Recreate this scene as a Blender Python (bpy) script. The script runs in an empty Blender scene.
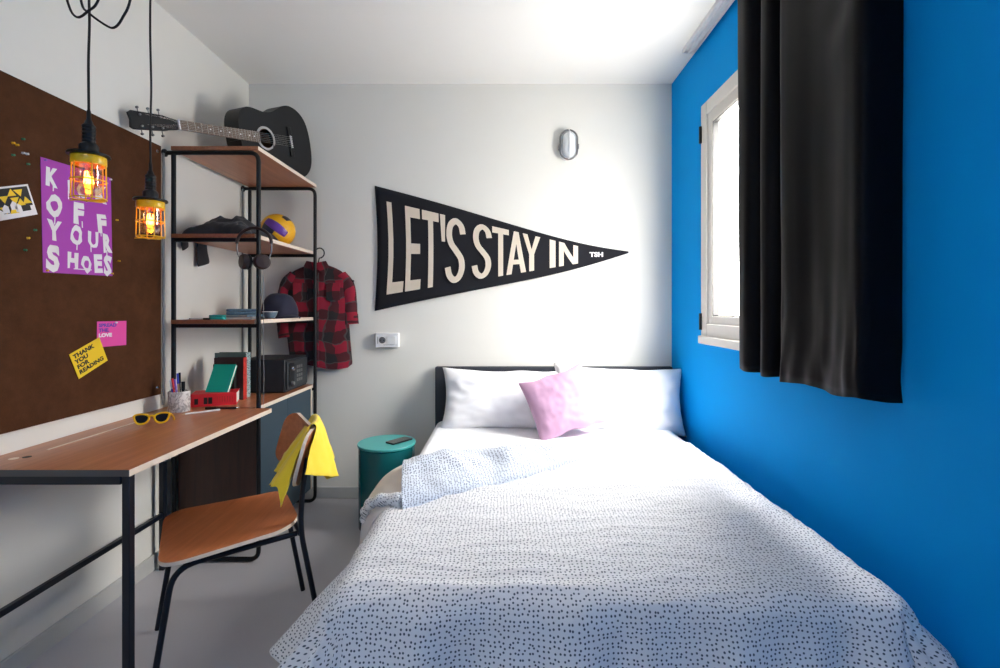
import bpy, bmesh, math, random
from math import sin, cos, pi, radians, sqrt, hypot
from mathutils import Vector, Matrix, noise
random.seed(7)
scene = bpy.context.scene
COL = scene.collection

# ------------------------------------------------------------------ room measures (metres)
XL, XR, YB, H, YR = -1.657, 1.10, 3.13, 2.70, -1.3
CAMZ = 1.239

# ------------------------------------------------------------------ materials
def nt_of(name):
    m = bpy.data.materials.new(name); m.use_nodes = True
    nt = m.node_tree; b = nt.nodes['Principled BSDF']
    return m, nt, b
def N(nt, t, **kw):
    n = nt.nodes.new(t)
    for k, v in kw.items():
        if k in n.inputs: n.inputs[k].default_value = v
        else: setattr(n, k, v)
    return n
def rgb(c): return (c[0], c[1], c[2], 1)
def srgb(r, g, b):
    f = lambda v: ((v/255+0.055)/1.055)**2.4 if v/255 > 0.04045 else v/255/12.92
    return (f(r), f(g), f(b))
def mat(name, col, rough=.5, metal=0, bump=0, bscale=200, vary=0, vscale=8, spec=.5, sheen=0, coat=0):
    m, nt, b = nt_of(name)
    b.inputs['Roughness'].default_value = rough
    b.inputs['Metallic'].default_value = metal
    b.inputs['Specular IOR Level'].default_value = spec
    b.inputs['Base Color'].default_value = rgb(col)
    if sheen: b.inputs['Sheen Weight'].default_value = sheen
    if coat: b.inputs['Coat Weight'].default_value = coat
    tc = N(nt, 'ShaderNodeTexCoord')
    nz = N(nt, 'ShaderNodeTexNoise', Scale=vscale, Detail=4)
    nt.links.new(tc.outputs['Object'], nz.inputs['Vector'])
    mx = N(nt, 'ShaderNodeMixRGB', blend_type='MULTIPLY')
    mx.inputs['Fac'].default_value = 1
    cr = N(nt, 'ShaderNodeMapRange')
    v = vary if vary else .03
    cr.inputs['To Min'].default_value = 1-v; cr.inputs['To Max'].default_value = 1+v
    nt.links.new(nz.outputs['Fac'], cr.inputs['Value'])
    mx.inputs['Color1'].default_value = rgb(col)
    nt.links.new(cr.outputs[0], mx.inputs['Color2'])
    nt.links.new(mx.outputs[0], b.inputs['Base Color'])
    if bump:
        n2 = N(nt, 'ShaderNodeTexNoise', Scale=bscale, Detail=3)
        nt.links.new(tc.outputs['Object'], n2.inputs['Vector'])
        bp = N(nt, 'ShaderNodeBump', Strength=bump, Distance=.002)
        nt.links.new(n2.outputs['Fac'], bp.inputs['Height'])
        nt.links.new(bp.outputs[0], b.inputs['Normal'])
    return m
def wood(name, c1, c2, rough=.38, sc=(3, 40, 40), spec=.5):
    m, nt, b = nt_of(name)
    b.inputs['Roughness'].default_value = rough
    b.inputs['Specular IOR Level'].default_value = spec
    tc = N(nt, 'ShaderNodeTexCoord'); mp = N(nt, 'ShaderNodeMapping')
    mp.inputs['Scale'].default_value = sc
    nt.links.new(tc.outputs['Object'], mp.inputs['Vector'])
    nz = N(nt, 'ShaderNodeTexNoise', Scale=1.0, Detail=6, Roughness=.65)
    nt.links.new(mp.outputs[0], nz.inputs['Vector'])
    cr = N(nt, 'ShaderNodeValToRGB')
    cr.color_ramp.elements[0].position = .3; cr.color_ramp.elements[0].color = rgb(c1)
    cr.color_ramp.elements[1].position = .72; cr.color_ramp.elements[1].color = rgb(c2)
    nt.links.new(nz.outputs['Fac'], cr.inputs[0]); nt.links.new(cr.outputs[0], b.inputs['Base Color'])
    bp = N(nt, 'ShaderNodeBump', Strength=.08, Distance=.001)
    nt.links.new(nz.outputs['Fac'], bp.inputs['Height']); nt.links.new(bp.outputs[0], b.inputs['Normal'])
    return m
def emit(name, col, s):
    m, nt, b = nt_of(name)
    b.inputs['Base Color'].default_value = rgb(col)
    b.inputs['Emission Color'].default_value = rgb(col); b.inputs['Emission Strength'].default_value = s
    return m
def clear(name, col=(1, 1, 1), fac=.08, rough=.02):
    m = bpy.data.materials.new(name); m.use_nodes = True; nt = m.node_tree
    nt.nodes.clear()
    o = N(nt, 'ShaderNodeOutputMaterial'); mx = N(nt, 'ShaderNodeMixShader'); mx.inputs[0].default_value = fac
    t = N(nt, 'ShaderNodeBsdfTransparent'); t.inputs[0].default_value = rgb(col)
    g = N(nt, 'ShaderNodeBsdfGlossy'); g.inputs['Roughness'].default_value = rough
    nt.links.new(t.outputs[0], mx.inputs[1]); nt.links.new(g.outputs[0], mx.inputs[2]); nt.links.new(mx.outputs[0], o.inputs[0])
    return m

M = {}
M['wall'] = mat('wall_paint_white', (.785, .765, .70), .75, bump=.12, bscale=260, vary=.015)
M['ceiling'] = mat('ceiling_paint', (.86, .845, .80), .8, bump=.05, vary=.01)
M['blue'] = mat('wall_paint_blue', (.0, .285, .72), .7, bump=.1, bscale=260, vary=.02, spec=.06)
M['floor'] = mat('grey_resin_floor', (.47, .455, .475), .34, bump=.05, bscale=60, vary=.05, vscale=3)
M['base'] = mat('grey_baseboard', (.50, .50, .48), .45, vary=.03)
M['wood'] = wood('red_brown_laminate', (.34, .115, .045), (.50, .19, .085), .33, sc=(60, 3, 60))
M['woodseat'] = wood('red_brown_plywood', (.37, .11, .036), (.52, .175, .066), .36, sc=(50, 4, 50))
M['wooddark'] = wood('dark_brown_board', (.052, .019, .011), (.09, .033, .019), .45, sc=(50, 50, 3))
M['edge'] = mat('pale_plywood_edge', (.75, .62, .50), .5, vary=.08, vscale=60)
M['edgedark'] = mat('grey_desk_end', (.08, .075, .075), .5)
M['black'] = mat('black_steel', (.006, .0065, .008), .42, vary=.1, spec=.3)
M['navysteel'] = mat('dark_navy_steel', (.006, .009, .017), .38, vary=.1, spec=.3)
M['head'] = mat('charcoal_headboard', (.022, .026, .036), .6, bump=.2, vary=.1)
M['teal_dark'] = mat('dark_petrol_cabinet', (.026, .05, .07), .5, vary=.08)
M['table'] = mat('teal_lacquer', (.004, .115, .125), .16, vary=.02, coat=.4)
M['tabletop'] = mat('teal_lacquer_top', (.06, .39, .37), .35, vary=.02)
M['white'] = mat('white_plastic', (.8, .8, .8), .35)
M['winframe'] = mat('window_frame_white', (.66, .64, .60), .4)
M['gasket'] = mat('black_gasket', (.02, .02, .02), .5)
M['sheet'] = mat('white_cotton', (.84, .84, .86), .85, bump=.15, bscale=400, vary=.01, sheen=.1)
M['lining'] = mat('pale_lining_cotton', (.70, .66, .66), .85, bump=.15, bscale=400, vary=.02)
M['pink'] = mat('lilac_cotton', (.46, .27, .40), .85, bump=.3, bscale=500, vary=.04, sheen=.2)
M['corkb'] = None
M['yellow'] = mat('yellow_plastic', (.85, .50, .01), .3)
M['yellowcloth'] = mat('yellow_cotton', (.90, .66, .03), .8, bump=.25, bscale=300, vary=.06, sheen=.2)
M['purple'] = mat('purple_poster_paper', (.40, .045, .42), .55, vary=.05)
M['paperwhite'] = mat('white_ink', (.82, .80, .80), .6)
M['cream'] = mat('cream_felt', (.72, .62, .50), .9, bump=.3, bscale=600, vary=.05)
M['felt'] = mat('black_felt', (.016, .016, .020), .95, bump=.4, bscale=500, vary=.15, spec=.2)
M['cardyellow'] = mat('yellow_card', (.88, .60, .01), .5)
M['cardpink'] = mat('pink_card', (.80, .07, .36), .5)
M['ink'] = mat('black_ink', (.01, .01, .01), .6)
M['inkpurple'] = mat('purple_ink', (.12, .06, .42), .6)
M['green'] = mat('green_plastic', (.01, .17, .08), .3)
M['greenbook'] = mat('green_notebook_cover', (.0, .40, .28), .45)
M['pages'] = mat('book_pages', (.75, .72, .64), .8, vary=.1, vscale=300)
M['red'] = mat('red_cover', (.70, .02, .03), .4)
M['redspine'] = mat('red_patterned_spine', (.50, .03, .02), .5, vary=.7, vscale=60)
M['darkcover'] = mat('dark_cover', (.05, .018, .018), .5, vary=.6, vscale=50)
M['greycover'] = mat('grey_green_cover', (.11, .17, .15), .5, vary=.1)
M['safe'] = mat('black_safe_paint', (.013, .016, .02), .5, bump=.3, bscale=500)
M['safedoor'] = mat('safe_door_paint', (.03, .035, .04), .5, bump=.4, bscale=400)
M['chrome'] = mat('chrome', (.7, .7, .7), .2, 1)
M['guitar'] = mat('matt_black_guitar', (.007, .0075, .009), .45, spec=.3)
M['fret'] = wood('fretboard_wood', (.12, .08, .055), (.20, .14, .10), .5, sc=(3, 80, 80))
M['mahog'] = wood('guitar_inside', (.14, .03, .012), (.20, .05, .02), .5)
M['rosette'] = mat('grey_rosette', (.40, .38, .37), .5)
M['ball_y'] = mat('yellow_ball_leather', (.85, .42, .012), .4, bump=.3, bscale=900)
M['ball_p'] = mat('purple_ball_leather', (.15, .05, .33), .35)
M['ball_d'] = mat('dark_blue_ball_leather', (.022, .024, .045), .4)
M['blackcloth'] = mat('black_garment', (.012, .012, .016), .85, bump=.4, bscale=300, sheen=.15)
M['navycloth'] = mat('navy_wool', (.016, .016, .036), .9, bump=.6, bscale=300, sheen=.05)
M['brownleather'] = mat('dark_brown_leather', (.032, .018, .017), .4)
M['bluegrey'] = mat('blue_grey_cover', (.12, .19, .25), .45, vary=.5, vscale=70)
M['tealmetal'] = mat('turquoise_plastic', (.02, .36, .33), .35)
M['greycloth'] = mat('grey_mag', (.24, .24, .24), .5, vary=.4, vscale=60)
M['glassdark'] = mat('dark_lens', (.012, .010, .010), .3, spec=.15)
M['phone'] = mat('black_phone_glass', (.012, .012, .014), .1, coat=1)
M['bluepen'] = mat('blue_pen', (.02, .05, .5), .3)
M['redpen'] = mat('red_pen', (.6, .02, .03), .3)
M['purplepen'] = mat('purple_pen', (.2, .1, .5), .3)
M['beigewood'] = mat('pencil_wood', (.65, .42, .25), .5)
M['glass'] = clear('window_glass', (.97, .98, 1), .05)
M['jar'] = clear('lamp_glass', (1, .93, .82), .12, .05)
M['bulb'] = emit('glowing_filament', (1.0, .50, .12), 22)
M['bulbglass'] = clear('bulb_glass', (1, .75, .42), .10)
M['opal'] = mat('pale_ribbed_glass', (.74, .76, .77), .12, coat=.5)
M['greymetal'] = mat('grey_cast_metal', (.20, .20, .20), .4, .6)
M['curtain'] = None

# curtain: satin black
m, nt, b = nt_of('black_satin')
b.inputs['Base Color'].default_value = (.0032, .003, .0042, 1); b.inputs['Roughness'].default_value = .48
b.inputs['Specular IOR Level'].default_value = .10
b.inputs['Sheen Weight'].default_value = .0; b.inputs['Sheen Roughness'].default_value = .35
tc = N(nt, 'ShaderNodeTexCoord'); wv = N(nt, 'ShaderNodeTexNoise', Scale=900, Detail=2)
nt.links.new(tc.outputs['Object'], wv.inputs['Vector']); bp = N(nt, 'ShaderNodeBump', Strength=.12, Distance=.001)
nt.links.new(wv.outputs['Fac'], bp.inputs['Height']); nt.links.new(bp.outputs[0], b.inputs['Normal'])
M['curtain'] = m

# cork board: dark brown with specks
m, nt, b = nt_of('dark_cork')
tc = N(nt, 'ShaderNodeTexCoord')
n1 = N(nt, 'ShaderNodeTexNoise', Scale=9, Detail=10, Roughness=.75)
n2 = N(nt, 'ShaderNodeTexVoronoi', Scale=190)
nt.links.new(tc.outputs['Object'], n1.inputs['Vector']); nt.links.new(tc.outputs['Object'], n2.inputs['Vector'])
cr = N(nt, 'ShaderNodeValToRGB')
cr.color_ramp.elements[0].position = .25; cr.color_ramp.elements[0].color = (.050, .019, .008, 1)
cr.color_ramp.elements[1].position = .8; cr.color_ramp.elements[1].color = (.105, .042, .018, 1)
nt.links.new(n1.outputs['Fac'], cr.inputs[0])
c2 = N(nt, 'ShaderNodeValToRGB'); c2.color_ramp.elements[0].position = .05; c2.color_ramp.elements[0].color = (1.5, 1.35, 1.2, 1)
c2.color_ramp.elements[1].position = .28; c2.color_ramp.elements[1].color = (1, 1, 1, 1)
nt.links.new(n2.outputs['Distance'], c2.inputs[0])
mx = N(nt, 'ShaderNodeMixRGB', blend_type='MULTIPLY'); mx.inputs[0].default_value = .6
nt.links.new(cr.outputs[0], mx.inputs[1]); nt.links.new(c2.outputs[0], mx.inputs[2]); nt.links.new(mx.outputs[0], b.inputs['Base Color'])
b.inputs['Roughness'].default_value = .85; b.inputs['Specular IOR Level'].default_value = .12
bp = N(nt, 'ShaderNodeBump', Strength=.3, Distance=.002); nt.links.new(n2.outputs['Distance'], bp.inputs['Height']); nt.links.new(bp.outputs[0], b.inputs['Normal'])
M['cork'] = m

# dotted duvet cotton (uv in metres of cloth)
def dotted(name, base, ink, sc=66, thr=.25):
    m, nt, b = nt_of(name)
    uv = N(nt, 'ShaderNodeUVMap')
    v = N(nt, 'ShaderNodeTexVoronoi', Scale=sc); v.voronoi_dimensions = '2D'; v.inputs['Randomness'].default_value = .55
    nt.links.new(uv.outputs[0], v.inputs['Vector'])
    cr = N(nt, 'ShaderNodeValToRGB')
    cr.color_ramp.elements[0].position = thr-.05; cr.color_ramp.elements[0].color = rgb(ink)
    cr.color_ramp.elements[1].position = thr+.05; cr.color_ramp.elements[1].color = rgb(base)
    nt.links.new(v.outputs['Distance'], cr.inputs[0]); nt.links.new(cr.outputs[0], b.inputs['Base Color'])
    b.inputs['Roughness'].default_value = .85; b.inputs['Sheen Weight'].default_value = .1
    tc = N(nt, 'ShaderNodeTexCoord'); n2 = N(nt, 'ShaderNodeTexNoise', Scale=420)
    n3 = N(nt, 'ShaderNodeTexNoise', Scale=14, Detail=4)
    mpp = N(nt, 'ShaderNodeMapping'); mpp.inputs['Scale'].default_value = (1, 2.6, 1)
    nt.links.new(tc.outputs['Object'], mpp.inputs['Vector']); nt.links.new(mpp.outputs[0], n3.inputs['Vector'])
    nt.links.new(tc.outputs['Object'], n2.inputs['Vector'])
    bp = N(nt, 'ShaderNodeBump', Strength=.15, Distance=.001); nt.links.new(n2.outputs['Fac'], bp.inputs['Height'])
    b3 = N(nt, 'ShaderNodeBump', Strength=.25, Distance=.012); nt.links.new(n3.outputs['Fac'], b3.inputs['Height'])
    nt.links.new(bp.outputs[0], b3.inputs['Normal'])
    nt.links.new(b3.outputs[0], b.inputs['Normal'])
    return m
M['dots'] = dotted('dotted_cotton', (.76, .755, .77), (.05, .07, .10), 88, .215)
M['dots2'] = dotted('dotted_cotton_reverse', (.66, .71, .80), (.04, .06, .11), 88, .25)

# marble cup
m, nt, b = nt_of('marble')
tc = N(nt, 'ShaderNodeTexCoord'); n1 = N(nt, 'ShaderNodeTexNoise', Scale=22, Detail=8, Distortion=2.2)
nt.links.new(tc.outputs['Object'], n1.inputs['Vector'])
cr = N(nt, 'ShaderNodeValToRGB')
cr.color_ramp.elements[0].position = .42; cr.color_ramp.elements[0].color = (.72, .70, .68, 1)
cr.color_ramp.elements[1].position = .50; cr.color_ramp.elements[1].color = (.30, .29, .28, 1)
e = cr.color_ramp.elements.new(.56); e.color = (.72, .70, .68, 1)
nt.links.new(n1.outputs['Fac'], cr.inputs[0]); nt.links.new(cr.outputs[0], b.inputs['Base Color']); b.inputs['Roughness'].default_value = .25
M['marble'] = m

# floral spine for the tall grey book
m, nt, b = nt_of('speckled_spine')
tc = N(nt, 'ShaderNodeTexCoord'); n1 = N(nt, 'ShaderNodeTexVoronoi', Scale=95)
nt.links.new(tc.outputs['Object'], n1.inputs['Vector'])
cr = N(nt, 'ShaderNodeValToRGB'); cr.color_ramp.interpolation = 'CONSTANT'
cr.color_ramp.elements[0].position = 0; cr.color_ramp.elements[0].color = (.03, .05, .06, 1)
cr.color_ramp.elements[1].position = .38; cr.color_ramp.elements[1].color = (.45, .50, .50, 1)
e = cr.color_ramp.elements.new(.62); e.color = (.12, .30, .28, 1)
nt.links.new(n1.outputs['Distance'], cr.inputs[0]); nt.links.new(cr.outputs[0], b.inputs['Base Color']); b.inputs['Roughness'].default_value = .5
M['floral'] = m

# plaid flannel
m, nt, b = nt_of('red_black_plaid')
uv = N(nt, 'ShaderNodeUVMap'); sp = N(nt, 'ShaderNodeSeparateXYZ')
tc = N(nt, 'ShaderNodeTexCoord'); nw = N(nt, 'ShaderNodeTexNoise', Scale=7, Detail=2); nt.links.new(tc.outputs['Object'], nw.inputs['Vector'])
va = N(nt, 'ShaderNodeVectorMath', operation='MULTIPLY_ADD'); va.inputs[1].default_value = (.12, .12, 0)
nt.links.new(nw.outputs['Color'], va.inputs[0]); nt.links.new(uv.outputs[0], va.inputs[2]); nt.links.new(va.outputs[0], sp.inputs[0])
def band(sock, per, wdt):
    a = N(nt, 'ShaderNodeMath', operation='MULTIPLY'); a.inputs[1].default_value = 1/per; nt.links.new(sock, a.inputs[0])
    f = N(nt, 'ShaderNodeMath', operation='FRACT'); nt.links.new(a.outputs[0], f.inputs[0])
    c = N(nt, 'ShaderNodeMath', operation='LESS_THAN'); c.inputs[1].default_value = wdt; nt.links.new(f.outputs[0], c.inputs[0])
    return c.outputs[0]
bx, bz = band(sp.outputs[0], .135, .5), band(sp.outputs[1], .135, .5)
ad = N(nt, 'ShaderNodeMath', operation='ADD'); nt.links.new(bx, ad.inputs[0]); nt.links.new(bz, ad.inputs[1])
dv = N(nt, 'ShaderNodeMath', operation='MULTIPLY'); dv.inputs[1].default_value = .5; nt.links.new(ad.outputs[0], dv.inputs[0])
cr = N(nt, 'ShaderNodeValToRGB')
cr.color_ramp.elements[0].position = .2; cr.color_ramp.elements[0].color = (.30, .005, .026, 1)
cr.color_ramp.elements[1].position = .9; cr.color_ramp.elements[1].color = (.012, .011, .013, 1)
e = cr.color_ramp.elements.new(.5); e.color = (.07, .005, .010, 1)
nt.links.new(dv.outputs[0], cr.inputs[0])
tx, tz = band(sp.outputs[0], .135, .06), band(sp.outputs[1], .135, .05)
mm = N(nt, 'ShaderNodeMath', operation='MAXIMUM'); nt.links.new(tx, mm.inputs[0]); nt.links.new(tz, mm.inputs[1])
ms = N(nt, 'ShaderNodeMath', operation='MULTIPLY'); ms.inputs[1].default_value = .45; nt.links.new(mm.outputs[0], ms.inputs[0])
mx = N(nt, 'ShaderNodeMixRGB'); mx.inputs[2].default_value = (.12, .10, .10, 1)
nt.links.new(ms.outputs[0], mx.inputs[0]); nt.links.new(cr.outputs[0], mx.inputs[1])
nt.links.new(mx.outputs[0], b.inputs['Base Color']); b.inputs['Roughness'].default_value = .9; b.inputs['Sheen Weight'].default_value = .15
M['plaid'] = m

# ------------------------------------------------------------------ mesh builder
class MB:
    def __init__(s): s.v = []; s.f = []; s.mi = []; s.uv = {}
    def add(s, verts, faces, mi=0, M_=None, uvs=None):
        o = len(s.v)
        for k, p in enumerate(verts):
            p = Vector(p)
            if M_ is not None: p = M_ @ p
            s.v.append(p)
            if uvs is not None: s.uv[o+k] = uvs[k]
        for fc in faces:
            s.f.append([o+i for i in fc]); s.mi.append(mi)
        return s
    def box(s, x0, x1, y0, y1, z0, z1, mi=0, M_=None):
        vs = [(x, y, z) for x in (x0, x1) for y in (y0, y1) for z in (z0, z1)]
        return s.add(vs, [(0, 1, 3, 2), (4, 6, 7, 5), (0, 4, 5, 1), (2, 3, 7, 6), (0, 2, 6, 4), (1, 5, 7, 3)], mi, M_)
    def tube(s, pts, r, n=10, mi=0, M_=None, closed=False, cap=True):
        pts = [Vector(p) for p in pts]; L = len(pts)
        rr = r if isinstance(r, (list, tuple)) else [r]*L
        tang = []
        for i in range(L):
            a = pts[(i-1) % L] if (i > 0 or closed) else pts[i]
            c = pts[(i+1) % L] if (i < L-1 or closed) else pts[i]
            t = c-a
            tang.append(t.normalized() if t.length > 1e-9 else Vector((0, 0, 1)))
        t0 = tang[0]; ref = Vector((0, 0, 1)) if abs(t0.z) < .9 else Vector((1, 0, 0))
        u = t0.cross(ref).normalized(); vs = []
        for i in range(L):
            t = tang[i]
            u = (u - t*u.dot(t)).normalized(); w = t.cross(u)
            for k in range(n):
                a = 2*pi*k/n
                vs.append(pts[i]+(u*cos(a)+w*sin(a))*rr[i])
        fs = []
        for i in range(L-1 if not closed else L):
            j = (i+1) % L
            for k in range(n):
                k2 = (k+1) % n
                fs.append((i*n+k, i*n+k2, j*n+k2, j*n+k))
        if cap and not closed:
            fs.append(tuple(reversed(range(n)))); fs.append(tuple((L-1)*n+k for k in range(n)))
        return s.add(vs, fs, mi, M_)
    def lathe(s, prof, n=32, mi=0, M_=None, cap=True):
        vs = []; fs = []
        for (r, z) in prof:
            for k in range(n):
                a = 2*pi*k/n; vs.append((r*cos(a), r*sin(a), z))
        for i in range(len(prof)-1):
            for k in range(n):
                k2 = (k+1) % n
                fs.append((i*n+k, i*n+k2, (i+1)*n+k2, (i+1)*n+k))
        if cap:
            if prof[0][0] > 1e-5: fs.append(tuple(reversed(range(n))))
            if prof[-1][0] > 1e-5: fs.append(tuple((len(prof)-1)*n+k for k in range(n)))
        return s.add(vs, fs, mi, M_)
    def prism(s, poly, t0, t1, mi=0, M_=None, side=None):
        """poly in local xy, extruded in z from t0 to t1"""
        n = len(poly)
        vs = [(p[0], p[1], t0) for p in poly]+[(p[0], p[1], t1) for p in poly]
        s.add(vs, [tuple(reversed(range(n))), tuple(range(n, 2*n))], mi, M_)
        o = len(s.v)-2*n
        for i in range(n):
            j = (i+1) % n
            s.f.append([o+i, o+j, o+n+j, o+n+i]); s.mi.append(mi if side is None else side)
        return s
    def grid(s, fn, nu, nv, mi=0, uvf=None, M_=None):
        vs = []; uvs = []
        for j in range(nv+1):
            for i in range(nu+1):
                vs.append(fn(i/nu, j/nv)); uvs.append(uvf(i/nu, j/nv) if uvf else (i/nu, j/nv))
        fs = [(j*(nu+1)+i, j*(nu+1)+i+1, (j+1)*(nu+1)+i+1, (j+1)*(nu+1)+i) for j in range(nv) for i in range(nu)]
        return s.add(vs, fs, mi, M_, uvs)
    def build(s, name, mats, parent=None, smooth=40, bevel=0, weld=False, subsurf=0, solid=0, bseg=2, fixn=True):
        me = bpy.data.meshes.new(name)
        me.from_pydata([tuple(v) for v in s.v], [], s.f)
        if not isinstance(mats, (list, tuple)): mats = [mats]
        for m_ in mats: me.materials.append(m_)
        for p, i in zip(me.polygons, s.mi): p.material_index = i
        if s.uv:
            ul = me.uv_layers.new(name='UVMap')
            for lp in me.loops: ul.data[lp.index].uv = s.uv.get(lp.vertex_index, (0, 0))
        if weld or fixn:
            bm = bmesh.new(); bm.from_mesh(me)
            if weld: bmesh.ops.remove_doubles(bm, verts=bm.verts, dist=1e-5)
            if fixn: bmesh.ops.recalc_face_normals(bm, faces=bm.faces)
            bm.to_mesh(me); bm.free()
        if smooth:
            me.polygons.foreach_set('use_smooth', [True]*len(me.polygons))
            me.set_sharp_from_angle(angle=radians(smooth))
        o = bpy.data.objects.new(name, me); COL.objects.link(o)
        if parent is not None:
            o.parent = parent
            o.matrix_parent_inverse = parent.matrix_basis.inverted()
        if solid:
            md = o.modifiers.new('thick', 'SOLIDIFY'); md.thickness = solid; md.offset = -1
        if bevel:
            md = o.modifiers.new('bevel', 'BEVEL'); md.width = bevel; md.segments = bseg; md.limit_method = 'ANGLE'; md.angle_limit = radians(50)
        if subsurf:
            md = o.modifiers.new('sub', 'SUBSURF'); md.levels = subsurf; md.render_levels = subsurf
        return o
def tag(o, label=None, cat=None, group=None, kind=None):
    if label: o['label'] = label
    if cat: o['category'] = cat
    if group: o['group'] = group
    if kind: o['kind'] = kind
    return o
def empty(name, loc, label, cat, group=None):
    o = bpy.data.objects.new(name, None); COL.objects.link(o); o.location = loc
    o.empty_display_size = .05
    return tag(o, label, cat, group)
def struct(name, mb, m, label=None, **kw):
    o = mb.build(name, m, None, **kw); o['kind'] = 'structure'
    if label: o['label'] = label
    return o
def frame(origin, X, Y, Z):
    X, Y, Z = Vector(X).normalized(), Vector(Y).normalized(), Vector(Z).normalized()
    m_ = Matrix.Identity(4)
    for i in range(3):
        m_[i][0] = X[i]; m_[i][1] = Y[i]; m_[i][2] = Z[i]; m_[i][3] = origin[i]
    return m_
def T(x, y, z): return Matrix.Translation((x, y, z))
def RZ(a): return Matrix.Rotation(a, 4, 'Z')
def RX(a): return Matrix.Rotation(a, 4, 'X')
def RY(a): return Matrix.Rotation(a, 4, 'Y')
def catmull(P, n=8, closed=False):
    P = [Vector(p) for p in P]; out = []; L = len(P)
    rng = range(L) if closed else range(L-1)
    for i in rng:
        p0 = P[(i-1) % L] if (closed or i > 0) else P[0]*2-P[1]
        p1 = P[i]; p2 = P[(i+1) % L]
        p3 = P[(i+2) % L] if (closed or i < L-2) else P[-1]*2-P[-2]
        for k in range(n):
            t = k/n
            out.append(.5*((2*p1)+(p2-p0)*t+(2*p0-5*p1+4*p2-p3)*t*t+(3*p1-p0-3*p2+p3)*t**3))
    if not closed: out.append(P[-1])
    return out
def fillet(pts, r, n=6, closed=False):
    """polyline with rounded corners"""
    P = [Vector(p) for p in pts]; L = len(P); out = []
    for i in range(L):
        if not closed and i in (0, L-1): out.append(P[i]); continue
        a, b_, c = P[(i-1) % L], P[i], P[(i+1) % L]
        d1, d2 = (a-b_), (c-b_)
        rr = min(r, d1.length*.49, d2.length*.49)
        s_, e_ = b_+d1.normalized()*rr, b_+d2.normalized()*rr
        for k in range(n+1):
            t = k/n
            out.append(s_*(1-t)**2+b_*2*t*(1-t)+e_*t*t)
    return out
def rrect(x0, x1, y0, y1, r, n=6):
    return [(p.x, p.y) for p in fillet([(x0, y0, 0), (x1, y0, 0), (x1, y1, 0), (x0, y1, 0)], r, n, True)]
def nz(x, y=0, z=0): return noise.noise(Vector((x, y, z)))
def lerp_tab(tab, t):
    if t <= tab[0][0]: return tab[0][1]
    for (a, va), (b_, vb) in zip(tab, tab[1:]):
        if t <= b_:
            k = (t-a)/(b_-a) if b_ > a else 0
            return va+(vb-va)*k
    return tab[-1][1]
def text_mesh(txt, size, offset=0, shear=0, spacing=1, align='LEFT', line=1.0, extrude=0):
    cu = bpy.data.curves.new('lettering_source', 'FONT'); cu.body = txt; cu.size = size; cu.offset = offset
    cu.shear = shear; cu.space_character = spacing; cu.align_x = align; cu.space_line = line; cu.extrude = extrude; cu.resolution_u = 3
    o = bpy.data.objects.new('lettering_source', cu); COL.objects.link(o)
    bpy.context.view_layer.update()
    dg = bpy.context.evaluated_depsgraph_get()
    me = bpy.data.meshes.new_from_object(o.evaluated_get(dg))
    vs = [tuple(v.co) for v in me.vertices]; fs = [tuple(p.vertices) for p in me.polygons]
    bpy.data.objects.remove(o); bpy.data.curves.remove(cu); bpy.data.meshes.remove(me)
    return vs, fs
def text_norm(ch, offset=0.0):
    """glyph mapped to its own 0..1 box, plus its aspect"""
    vs, fs = text_mesh(ch, 1.0, offset)
    x0 = min(v[0] for v in vs); x1 = max(v[0] for v in vs); y0 = min(v[1] for v in vs); y1 = max(v[1] for v in vs)
    return [((v[0]-x0)/(x1-x0), (v[1]-y0)/(y1-y0), 0) for v in vs], fs, (x1-x0)/(y1-y0)

# ================================================================== SETTING
struct('floor', MB().box(XL-.1, XR+.1, YR-.1, YB+.1, -.08, 0), M['floor'], 'smooth grey resin floor', smooth=0)
struct('ceiling', MB().box(XL-.1, XR+.1, YR-.1, YB+.1, H, H+.1), M['ceiling'], 'plain white ceiling', smooth=0)
struct('wall_left', MB().box(XL-.1, XL, YR-.1, YB+.1, 0, H), M['wall'], 'off white wall beside the desk', smooth=0)
struct('wall_back', MB().box(XL, XR, YB, YB+.1, 0, H), M['wall'], 'off white wall behind the bed', smooth=0)
# right wall with its window opening
WY0, WY1, WZ0, WZ1 = 1.42, 2.60, 1.10, 2.31
rw = MB()
TH = .14
rw.box(XR, XR+TH, YR-.1, WY0, 0, H); rw.box(XR, XR+TH, WY1, YB+.1, 0, H)
rw.box(XR, XR+TH, WY0, WY1, 0, WZ0); rw.box(XR, XR+TH, WY0, WY1, WZ1, H)
rwo = struct('wall_right', rw, [M['wall'], M['blue']], 'bright blue wall with the window', smooth=0)
for p in rwo.data.polygons:
    p.material_index = 1 if (p.normal.x < -.9) else 0
# rear wall, behind the camera
rr_ = MB()
rr_.box(XL, XR, YR-.1, YR, 0, H)
struct('wall_front', rr_, M['blue'], 'blue wall opposite the bed', smooth=0)
struct('baseboard_left', MB().box(XL, XL+.012, YR, YB, 0, .075), M['base'], 'low grey baseboard under the desk', bevel=.003)
struct('baseboard_back', MB().box(XL+.012, XR, YB-.012, YB, 0, .075), M['base'], 'low grey baseboard behind the side table', bevel=.003)

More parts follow.
